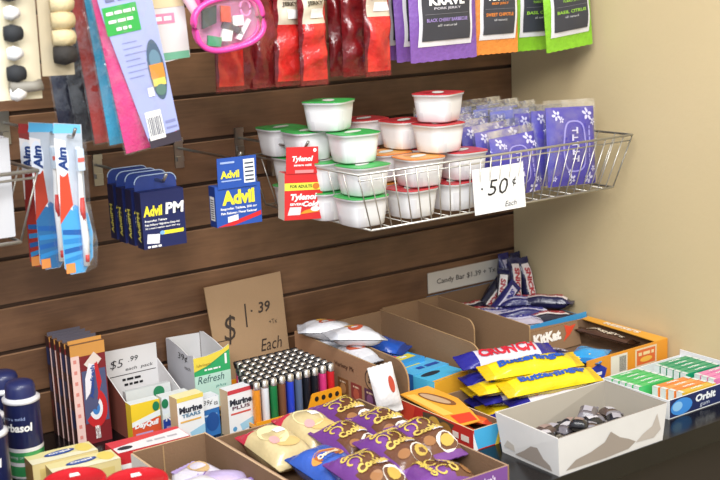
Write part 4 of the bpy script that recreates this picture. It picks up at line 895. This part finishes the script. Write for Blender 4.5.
# ---------------------------------------------------------------- corner candy bars and their carton
t = thing('corner_carton', 'brown carton with bright blue front edge in the corner, full of dark candy bars', 'box', (-.127, -.1225, CT))
mb = MB(); open_tray(mb, -.118, .118, -.0995, .115, 0, .052, KRAFT, KRAFT_IN, hb=.090, hl=.045, hf=.058, hr=.048, edge=card('3fa0d8'), front_mat=card('3a96d0')); mb.build('tray', t)
g = 'dark candy bars in the corner carton'
def candy(loc, rot, label, seed, k_=0):
    DK = ['242348', '2b2a6a', '1f1d33', 'cfcbd2', 'b8aebe'][k_]
    def ex(mb, sf):
        mb.rect(-.008, .008, -.050, .050, sf, ink(['e8dcd8', 'd8d4ea', 'efe9e4'][k_ % 3]), .0011, 3, 10)
    return wrapper(loc, rot, label, .028, .125, .026, DK, ['20204c', '24246a', '1a1a44', '22225a', '22225a'][k_], [('SNICKERS', 0, 0, .084, .011, ['b02a34', '3a3a9a', 'b02a34'][k_ % 3], -pi / 2)], 'candy_bar', 'candy bar', g, seed=seed, extra=ex)
cl = [((-.054, -.062, CT + .084), (radians(-14), radians(3), radians(-16)), 0, 'dark candy bar with red letters standing upright in the corner, left one'), ((-.025, -.068, CT + .082), (radians(-12), radians(-5), radians(-8)), 0, 'dark candy bar with red letters standing upright in the corner, right one'),
      ((-.078, -.050, CT + .064), (radians(-10), radians(4), radians(-50)), 2, 'dark candy bar leaning up behind the two upright ones'), ((-.050, -.028, CT + .088), (radians(-6), radians(0), 0), 1, 'navy candy bar standing tallest in the corner against the brown wall'), ((-.020, -.032, CT + .086), (radians(-6), radians(-2), 0), 2, 'navy candy bar standing in the very corner where the two walls meet'),
      ((-.112, -.080, CT + .062), (radians(-30), radians(50), radians(-30)), 1, 'navy candy bar slumped left of the upright ones'), ((-.108, -.035, CT + .060), (radians(-12), radians(55), radians(0)), 2, 'dark candy bar leaning left against the brown wall'),
      ((-.172, -.075, CT + .052), along(-15, 0), 3, 'whitish candy bar lying at the left of the corner carton'), ((-.165, -.115, CT + .056), along(-25, 0), 4, 'pale wrapped candy bar lying beside the whitish one at the left of the corner carton'), ((-.175, -.045, CT + .056), along(5, 0), 2, 'candy bar lying next to the brown wall, left in the corner carton'),
      ((-.072, -.118, CT + .066), along(-34, 0), 1, 'candy bar lying just in front of the upright ones'), ((-.052, -.140, CT + .070), along(-50, 0), 0, 'candy bar with pale panels lying along the cream wall'),
      ((-.115, -.150, CT + .056), along(-30, 0), 1, 'candy bar lying in the middle front of the corner carton'), ((-.150, -.170, CT + .050), along(-24, 0), 4, 'pale candy bar lying at the front left of the corner carton by its blue edge'), ((-.085, -.182, CT + .048), along(-20, 0), 2, 'candy bar nearest the blue front edge, right side'),
      ((-.120, -.10, CT + .034), along(-20, 0), 2, 'candy bar in the lower layer of the corner carton'), ((-.12, -.14, CT + .030), along(-20, 0), 0, 'candy bar in the lower layer, nearer the front of the corner carton')]
for i, (l, r, k_, lb) in enumerate(cl): candy(l, r, lb, 170 + i, k_)

# ---------------------------------------------------------------- orange candy tray by the wall
t = thing('candy_tray', 'orange fronted candy tray with brown inside by the cream wall, nearly empty', 'box', (-.116, -.325, CT), radians(0))
OR = card('e99a2e'); mb = MB()
open_tray(mb, -.100, .108, -.100, .100, 0, .048, OR, KRAFT_IN, hl=.034, edge=OR, front_mat=OR, left_mat=card('d8742c')); s = front(0, -.100, 0)
mb.rect(-.040, .002, .008, .044, s, ink('e8e4d4')); mb.rect(.022, .078, .010, .044, s, ink('e8d4b0'), .0006); mb.rect(.026, .074, .013, .041, s, ink('e2703a'), .0009); mb.scrib(.050, .033, .040, .006, s, ink('f0d9a0'), .0012); mb.disc(.050, .022, .016, .005, s, ink('f4c050'), .0012)
for q in range(7): mb.rect(-.018 + q * .0025, -.0168 + q * .0025, .012, .040, s, BLACK, .0008)
mb.poly([(-.100, .0), (-.06, .0), (-.050, .026), (-.070, .038), (-.100, .030)], s, card('2a3aa8'), .0008); mb.scrib(-.076, .020, .026, .006, s, WH, .0012); mb.build('tray', t)
mb = MB(); s0 = topf(0, 0, .048);
mb.prism([(.106, -.100), (.106, .100), (.086, .096), (.080, -.02), (.074, -.100)][::-1], s0, .0015, card('f0ac3c')); s = topf(0, 0, .0497); mb.text("REESE'S", .095, .000, .090, .012, s, ink('f4ead8'), .0003, bold=.05, ang=-pi / 2); mb.build('right_flap', t)
mb = MB(); s = fr((0, .090, .020), (1, 0, 0), (0, .35, 1)); mb.prism([(-.096, -.018), (.070, -.018), (.074, .030), (-.090, .036)], s, .0015, KRAFT); s = fr((0, .088, .020), (1, 0, 0), (0, .35, 1))
mb.text('KitKat', -.012, .012, .072, .020, s, ink('f4efe8'), .0006, bold=.06, shear=.15); mb.poly([(.026, -.004), (.046, .006), (.068, .024), (.052, .022), (.038, .027), (.038, .010)], s, ink('d8482c'), .0006); mb.build('back_flap', t)
g = 'bars left in the orange candy tray'
wrapper((-.040, -.300, CT + .032), lay(3, 0), 'dark brown candy bar with pale letters along the right side of the orange tray', .024, .15, .012, '5a4034', '3a2418', [("HERSHEY'S", 0, 0, .09, .010, 'e8d8c0', -pi / 2)], 'candy_bar', 'candy bar', g, seed=190)
wrapper((-.190, -.300, CT + .030), lay(12, 0), 'dark blue candy bar along the left side of the orange tray', .030, .15, .018, '2a2a62', '22214a', [("HERSHEY'S", 0, 0, .085, .012, 'cfc8d8', -pi / 2)], 'candy_bar', 'candy bar', g, seed=191)
wrapper((-.170, -.385, CT + .040), lay(-60, 0), 'light blue and white candy pack at the front left corner of the orange tray', .062, .085, .022, '3aa0e0', '2a7cc0', [], 'candy_bar', 'candy bar', g, seed=192, extra=lambda mb, sf: mb.poly([(-.028, -.036), (-.010, -.036), (.01, -.02), (-.026, -.012)], sf, ink('f0d84a'), .0012))
wrapper((-.233, -.375, CT + .012), lay(10, 0), 'orange wrapped candy bar between the orange tray and the yellow bars', .020, .10, .014, 'd8742c', 'b85a20', [], 'candy_bar', 'candy bar', g, seed=193)

# ---------------------------------------------------------------- gum tray
t = thing('gum_tray', 'low tray with dark blue printed front at the right edge, filled with colourful gum packs', 'box', (-.1205, -.536, CT), 0)
DB = card('1c2a5e'); mb = MB(); open_tray(mb, -.108, .118, -.085, .085, 0, .032, card('e6e8ea'), card('dfe1e4'), front_mat=DB, edge=card('eef0f2'), hb=.022, hr=.032); s = front(0, -.085, 0)
mb.disc(-.078, .016, .026, .014, s, card('3f8fe0'), .0005, 18); mb.disc(-.088, .018, .012, .008, s, card('8fc8f4'), .0007, 14); mb.text('Orbit', -.020, .021, .050, .013, s, ink('eef4f8'), .001, bold=.05, shear=.1); mb.text('gum', -.022, .007, .024, .007, s, ink('cfd8ea'), .001, shear=.1); mb.rect(.050, .118, .0, .032, s, card('1a1f44'), .0004); mb.disc(.075, .020, .012, .010, s, card('58b83c'), .0007); mb.scrib(.098, .018, .026, .005, s, WH, .001); mb.build('tray', t)
GW = M('dfe8e6', .3, 0, .2, 80, .3)
gp = 'gum packs in the blue fronted tray'
def gum(x, y, z, d, col, lb, L=.080, q=0):
    c = MB(); C = M(col, .3, 0, .1, 60, .4); c.box(-L / 2, L / 2, -.0062, .0062, 0, .030, C, {'-x': GW, '+x': GW}); s = topf(0, 0, .030)
    c.rect(-L / 2, -L / 2 + .007, -.0062, .0062, s, GW); c.rect(L / 2 - .007, L / 2, -.0062, .0062, s, GW); c.text('orbit', 0, 0, L * .34, .006, s, ink('eef6ee'), .0008, bold=.04)
    tag(c.build('gum_pack', None, (x, y, z), (0, 0, radians(d))), lb, 'gum', gp)
pos = ['nearest the tray back', 'second from the tray back', 'third from the tray back', 'fourth from the tray back', 'fifth from the tray back']
for k in range(5): gum(-.183 + k * .001, -.486 - k * .0145, CT + .004, -2, '45c46a', 'bright green gum pack on the left side of the tray, %s' % pos[k])
pos2 = ['hindmost of the orange ones', 'second of the orange ones', 'third of the orange ones', 'nearest the printed tray front']
for k in range(4): gum(-.158 + k * .003, -.566 - k * .0145, CT + .004, -2, ['f0883c', 'f0a050', 'f0883c', 'e0b83c'][k], ['orange', 'pale orange', 'deep orange', 'golden yellow'][k] + ' gum pack, %s' % ['hindmost in its group', 'in the tray middle', 'one before the front', 'nearest the printed tray front'][k])
for k in range(5): gum(-.068, -.492 - k * .0145, CT + .004, -2, '12a070', 'teal green gum pack on the right side of the tray, %s' % pos[k], .084)
for k in range(3): gum(-.056, -.570 - k * .0145, CT + .004, -2, 'e884b8', 'pink gum pack at the right end of the tray, %s' % ['behind the other pink ones', 'middle pink one', 'front pink one'][k], .084)

# ---------------------------------------------------------------- white tray
t = thing('white_tray', 'white cardboard tray with grey stains standing at the front edge of the black counter', 'box', (-.408, -.600, CT), 0)
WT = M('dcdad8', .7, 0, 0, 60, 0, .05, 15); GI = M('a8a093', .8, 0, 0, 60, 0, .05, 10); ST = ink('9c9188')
mb = MB(); vb = [(-.112, -.073), (.106, -.073), (.106, .050), (-.112, .050)]; vt = [(-.117, -.076), (.112, -.076), (.114, .056), (-.112, .066)]
hh = [.060, .060, .062, .060]; ti = .0025
vs = [(x, y, 0) for x, y in vb] + [(x, y, hh[i]) for i, (x, y) in enumerate(vt)]
sg = [(1, 1), (-1, 1), (-1, -1), (1, -1)]
vs += [(x + ti * sg[i][0], y + ti * sg[i][1], .0015) for i, (x, y) in enumerate(vb)] + [(x + ti * sg[i][0], y + ti * sg[i][1], hh[i]) for i, (x, y) in enumerate(vt)]
fs = []; ml = []
for i in range(4):
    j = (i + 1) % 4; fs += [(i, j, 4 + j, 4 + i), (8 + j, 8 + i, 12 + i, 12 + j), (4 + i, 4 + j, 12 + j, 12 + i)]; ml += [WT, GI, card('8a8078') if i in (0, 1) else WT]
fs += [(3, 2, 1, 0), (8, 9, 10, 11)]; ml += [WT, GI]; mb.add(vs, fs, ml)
s = fr((0, -.0733, 0), (1, 0, 0), (0, -.05, 1))
mb.poly([(-.100, .006), (-.020, .004), (.030, .006), (.045, .014), (.030, .022), (.010, .030), (-.010, .044), (-.022, .030), (-.050, .022), (-.080, .018)], s, ST, .0003); mb.poly([(.045, .012), (.085, .010), (.100, .020), (.090, .048), (.080, .030), (.060, .022)], s, M('b9b0a8', .7), .0003)
s = fr((-.1122, 0, 0), (0, -1, 0), (-.06, 0, 1))
mb.poly([(-.020, .006), (.060, .004), (.055, .012), (.042, .018), (.030, .032), (.016, .030), (.000, .018)], s, ST, .0008); mb.poly([(-.045, .012), (-.020, .010), (-.022, .02), (-.036, .024)], s, M('c2bab0', .7), .0008); mb.build('tray', t)
r = random.Random(9); g = 'small dark candies in the white tray'
wh = ['at the left end', 'left of centre', 'near the left front', 'in the middle', 'behind the middle one', 'fronting the middle one', 'right of centre', 'near the right front', 'at the right end', 'behind the right end ones', 'topmost in the middle', 'topmost on the right']
for i in range(12):
    x = -.485 + .0165 * i; y = -.612 + r.uniform(-.018, .030); z = CT + .030 + (.010 if i > 9 else 0)
    if i > 9: x = -.47 + (i - 9) * .045
    def ex(mb, sf, i=i): mb.rect(-.006, .007, -.008, .009, sf, ink(['c9c5ca', 'a08880', 'aaa6b0'][i % 3]), .0012, 2, 2)
    wrapper((x, y, z), lay(r.uniform(-90, 90), r.uniform(-12, 12)), 'tiny dark wrapped candy with pale label, white tray, ' + wh[i], .028, .042, .018, ['24242e', '5a4a44', '1d1d22', '6a6266'][i % 4], ['1a1a20', '77737a'][i % 2], [], 'wrapped_candy', 'candy', g, .006, 200 + i, ex)

# ---------------------------------------------------------------- cookie tray
t = thing('cookie_tray', 'shallow brown cardboard tray full of cookie packs at the front edge', 'box', (-.752, -.4950, CT), 0)
mb = MB(); open_tray(mb, -.133, .133, -.182, .182, 0, .046, KRAFT, KRAFT_IN, t=.003, edge=M('a98a70', .8), front_mat=card('7a4a94')); s = front(0, -.182, 0)
mb.text("Grandma's", .085, .034, .045, .010, s, ink('e4d4ec'), .0006, bold=.04, shear=.1); mb.build('tray', t)
def cookie(loc, rot, label, kind, seed):
    W, H = .073, .116
    if kind == 'cream':
        def ex(mb, sf):
            mb.disc(-.004, .006, .022, .028, sf, ink('e8dcaa'), .0012, 16); mb.rect(.000, .016, .002, .016, sf, WH, .0016, 3, 3); mb.disc(.004, -.022, .020, .012, sf, ink('d8b878'), .0011, 14); mb.disc(-.014, -.012, .008, .009, sf, ink('dca0a0'), .0014, 10)
        return wrapper(loc, rot, label, W, H, .046, 'dccb9c', 'c8324a', [], 'cookie_pack', 'cookies', 'cookie packs in the brown tray', seed=seed, extra=ex, mf=lambda u, v: foil('c8324a', .9) if v > H / 2 - .020 - abs(u) * .2 else foil('d2bf90', .9))
    if kind == 'blue':
        def ex(mb, sf):
            mb.disc(.0, .006, .030, .014, sf, ink('d89a4a'), .0012, 18, .1); mb.disc(.0, .006, .026, .011, sf, ink('b0622c'), .0015, 18, .1); mb.disc(.018, -.036, .018, .014, sf, ink('e4d8c8'), .0012, 12); mb.disc(-.002, -.038, .012, .010, sf, ink('b87a4a'), .0014, 10)
        return wrapper(loc, rot, label, W, H, .046, '3a62c0', '2f50a8', [('Oatmeal', 0, .006, .040, .009, 'f4e2c0', .1)], 'cookie_pack', 'cookies', 'cookie packs in the brown tray', seed=seed, extra=ex)
    def ex(mb, sf):
        mb.disc(-.014, -.030, .010, .008, sf, ink('9a6a40'), .0013, 12, .15); mb.disc(.014, -.034, .020, .015, sf, ink('e9e4de'), .0012, 12, .4); mb.disc(.014, -.034, .013, .009, sf, ink('c8a850'), .0015, 10, .4)
        for u, v in ((-.020, .012), (.004, .016)):
            for k in range(9):
                a = -1 + k * .55; a2 = a + .55; rr = .010 - k * .0006; r2 = rr - .0006; w_ = .0026
                mb.poly([(u + (rr + w_) * cos(a), v + (rr + w_) * sin(a)), (u + (r2 + w_) * cos(a2), v + (r2 + w_) * sin(a2)), (u + r2 * cos(a2), v + r2 * sin(a2)), (u + rr * cos(a), v + rr * sin(a))], sf, ink('d8bc58'), .0016)
        mb.rect(.004, .022, -.012, -.004, sf, ink('efe9f2'), .0019, 3, 2)
    return wrapper(loc, rot, label, W, H, .046, '6e4630', '683680', [("Grandma's", -.002, .030, .054, .010, 'dcc058', .1), ('Cookies', .002, -.004, .056, .015, 'd8bc60', .12)], 'cookie_pack', 'cookies', 'cookie packs in the brown tray', seed=seed, extra=ex, mf=lambda u, v: foil('74408e', .9) if (v > .036 or v < -.047 or v > .020 + u * .9 or u < -.030) else foil('6b4430', .9))
zc = CT + .026
for i, (x, y, dz, d, k_, lb) in enumerate([(-.824, -.392, .012, 5, 'cream', 'cream cookie pack with red end at the left rear of the brown tray'), (-.746, -.366, .012, 4, 'cream', 'cream cookie pack with red end, right beside the leftmost one'), (-.668, -.350, .008, 2, 'purple', 'purple cookie pack with yellow swirls at the right rear of the tray'),
        (-.806, -.508, .010, 8, 'blue', 'bright blue cookie pack with an orange oval at the tray left side'), (-.733, -.452, .013, 3, 'purple', 'purple cookie pack in the middle of the tray beside the blue one'), (-.660, -.440, .013, -2, 'purple', 'purple cookie pack in the second row against the right tray wall'),
        (-.795, -.590, .024, 5, 'purple', 'purple cookie pack with yellow lettering, front row left, in front of the blue one'), (-.722, -.555, .026, 4, 'purple', 'purple cookie pack with yellow lettering, middle of the front row'), (-.660, -.540, .024, -3, 'purple', 'purple cookie pack at the right front by the tray corner'),
        (-.700, -.625, .004, 85, 'purple', 'purple cookie pack lying lowest along the front wall of the tray')]):
    cookie((x, y, zc + dz), lay(d, 10 if dz else 4), lb, k_, 220 + i)

# ---------------------------------------------------------------- brown box with wrapped rolls
t = thing('brown_box', 'open brown cardboard box at the front, holding clear and purple wrapped snacks', 'box', (-.9680, -.465, CT), 0)
mb = MB(); open_tray(mb, -.060, .060, -.135, .135, 0, .066, KRAFT, KRAFT_IN, t=.003, edge=M('c9ab88', .8), left_mat=card('e4e2de'), hl=.064); s = fr((0, .1318, 0), (1, 0, 0), (0, 0, 1)); mb.rect(-.012, -.010, .01, .064, s, KRAFT_EDGE, .0004); mb.build('tray', t)
g = 'wrapped snacks in the brown box'
for i, (x, y, z, d, c1, c2, lb) in enumerate([(-.948, -.395, CT + .030, 20, 'd8d2e0', 'b4a0d4', 'clear wrapped snack with purple end at the back of the brown box'), (-.978, -.405, CT + .026, -30, 'e4e2ea', 'd4d0de', 'whitish wrapped snack at the back left of the brown box'), (-.938, -.440, CT + .034, 50, 'c4b4dc', '8a68c0', 'purple wrapped snack at the right side of the brown box'),
        (-.975, -.455, CT + .036, 10, 'e8e6ec', 'c8c0dc', 'white wrapped snack in the middle of the brown box'), (-.945, -.500, CT + .036, -20, 'dcd4e6', '9a80cc', 'wrapped snack nearest the front of the brown box')]):
    wrapper((x, y, z), lay(d, 6), lb, .048, .082, .020, c1, c2, [], 'wrapped_snack', 'snack', g, seed=240 + i, extra=(lambda mb, sf: mb.disc(0, .01, .014, .018, sf, ink('c8a878'), .0011, 12)) if i == 0 else None)

# ---------------------------------------------------------------- tubs with red lids
for x, y, lb in [(-1.140, -.402, 'round tub with red lid and small white sticker, left one at the bottom edge'), (-1.076, -.457, 'round tub with red lid and small white sticker, right one beside the brown box')]:
    t = thing('lidded_tub', lb, 'tub', (x, y, CT), 0, 'round tubs with red lids'); mb = MB(); mb.lathe([(.036, 0), (.039, .003), (.040, .071)], M('d8d4cc', .3, 0, 0, 60, .3), 40); mb.build('tub_body', t)
    RL = M('c8202a', .35, 0, 0, 60, .4); mb = MB(); mb.lathe([(.0415, .065), (.0425, .067), (.0425, .078), (.041, .0805), (.037, .0807), (.0355, .0792), (.001, .0792)], RL, 48); s = topf(0, 0, .0795)
    mb.poly([(-.002, .010), (.012, .008), (.014, .020), (.002, .022)], s, WH, .0004); mb.build('lid', t)

# ---------------------------------------------------------------- flat cream boxes with blue oval, long red and white box
def cream_box(loc, rz, label):
    def dd(mb, f, tp, l):
        mb.poly([(-.050, -.022), (.050, -.022), (.050, -.012), (-.050, .0)], tp, ink('efe9c8'), .0004); mb.disc(-.002, .002, .024, .0085, tp, ink('27408c'), .0008, 20, .1); mb.disc(-.002, .002, .021, .0065, tp, ink('3f62b0'), .0010, 20, .1); mb.text('Orajel', -.002, .002, .034, .008, tp, WH, .0014, bold=.05, ang=.1)
        mb.disc(.035, .002, .012, .018, tp, ink('e9d36a'), .0006, 14); mb.rect(-.04, .04, -.012, .010, f, ink('d8c27a')); 
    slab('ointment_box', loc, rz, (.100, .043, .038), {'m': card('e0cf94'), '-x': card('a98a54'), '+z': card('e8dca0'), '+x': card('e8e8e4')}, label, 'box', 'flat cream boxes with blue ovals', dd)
cream_box((-1.083, -.196, CT), radians(-3), 'flat cream box with blue oval, rear one behind the red lidded tubs')
cream_box((-1.070, -.250, CT), radians(-4), 'flat cream box with blue oval, front one touching the red lidded tubs')
slab('long_box', (-.958, -.232, CT), radians(-2), (.118, .052, .038), {'m': card('ce2f36'), '+z': card('d9404a')}, 'long red and white box lying behind the open brown box', 'box', None,
     lambda mb, f, tp, l: (mb.poly([(-.058, -.026), (.058, -.026), (.058, .014), (-.030, .002), (-.058, -.004)], tp, ink('eceaec'), .0004), mb.scrib(.020, -.008, .050, .006, tp, ink('b8b4bc'), .0008), mb.disc(-.042, -.012, .012, .007, tp, ink('2a2a34'), .0008), mb.rect(-.058, -.02, -.019, .0, f, WH)))
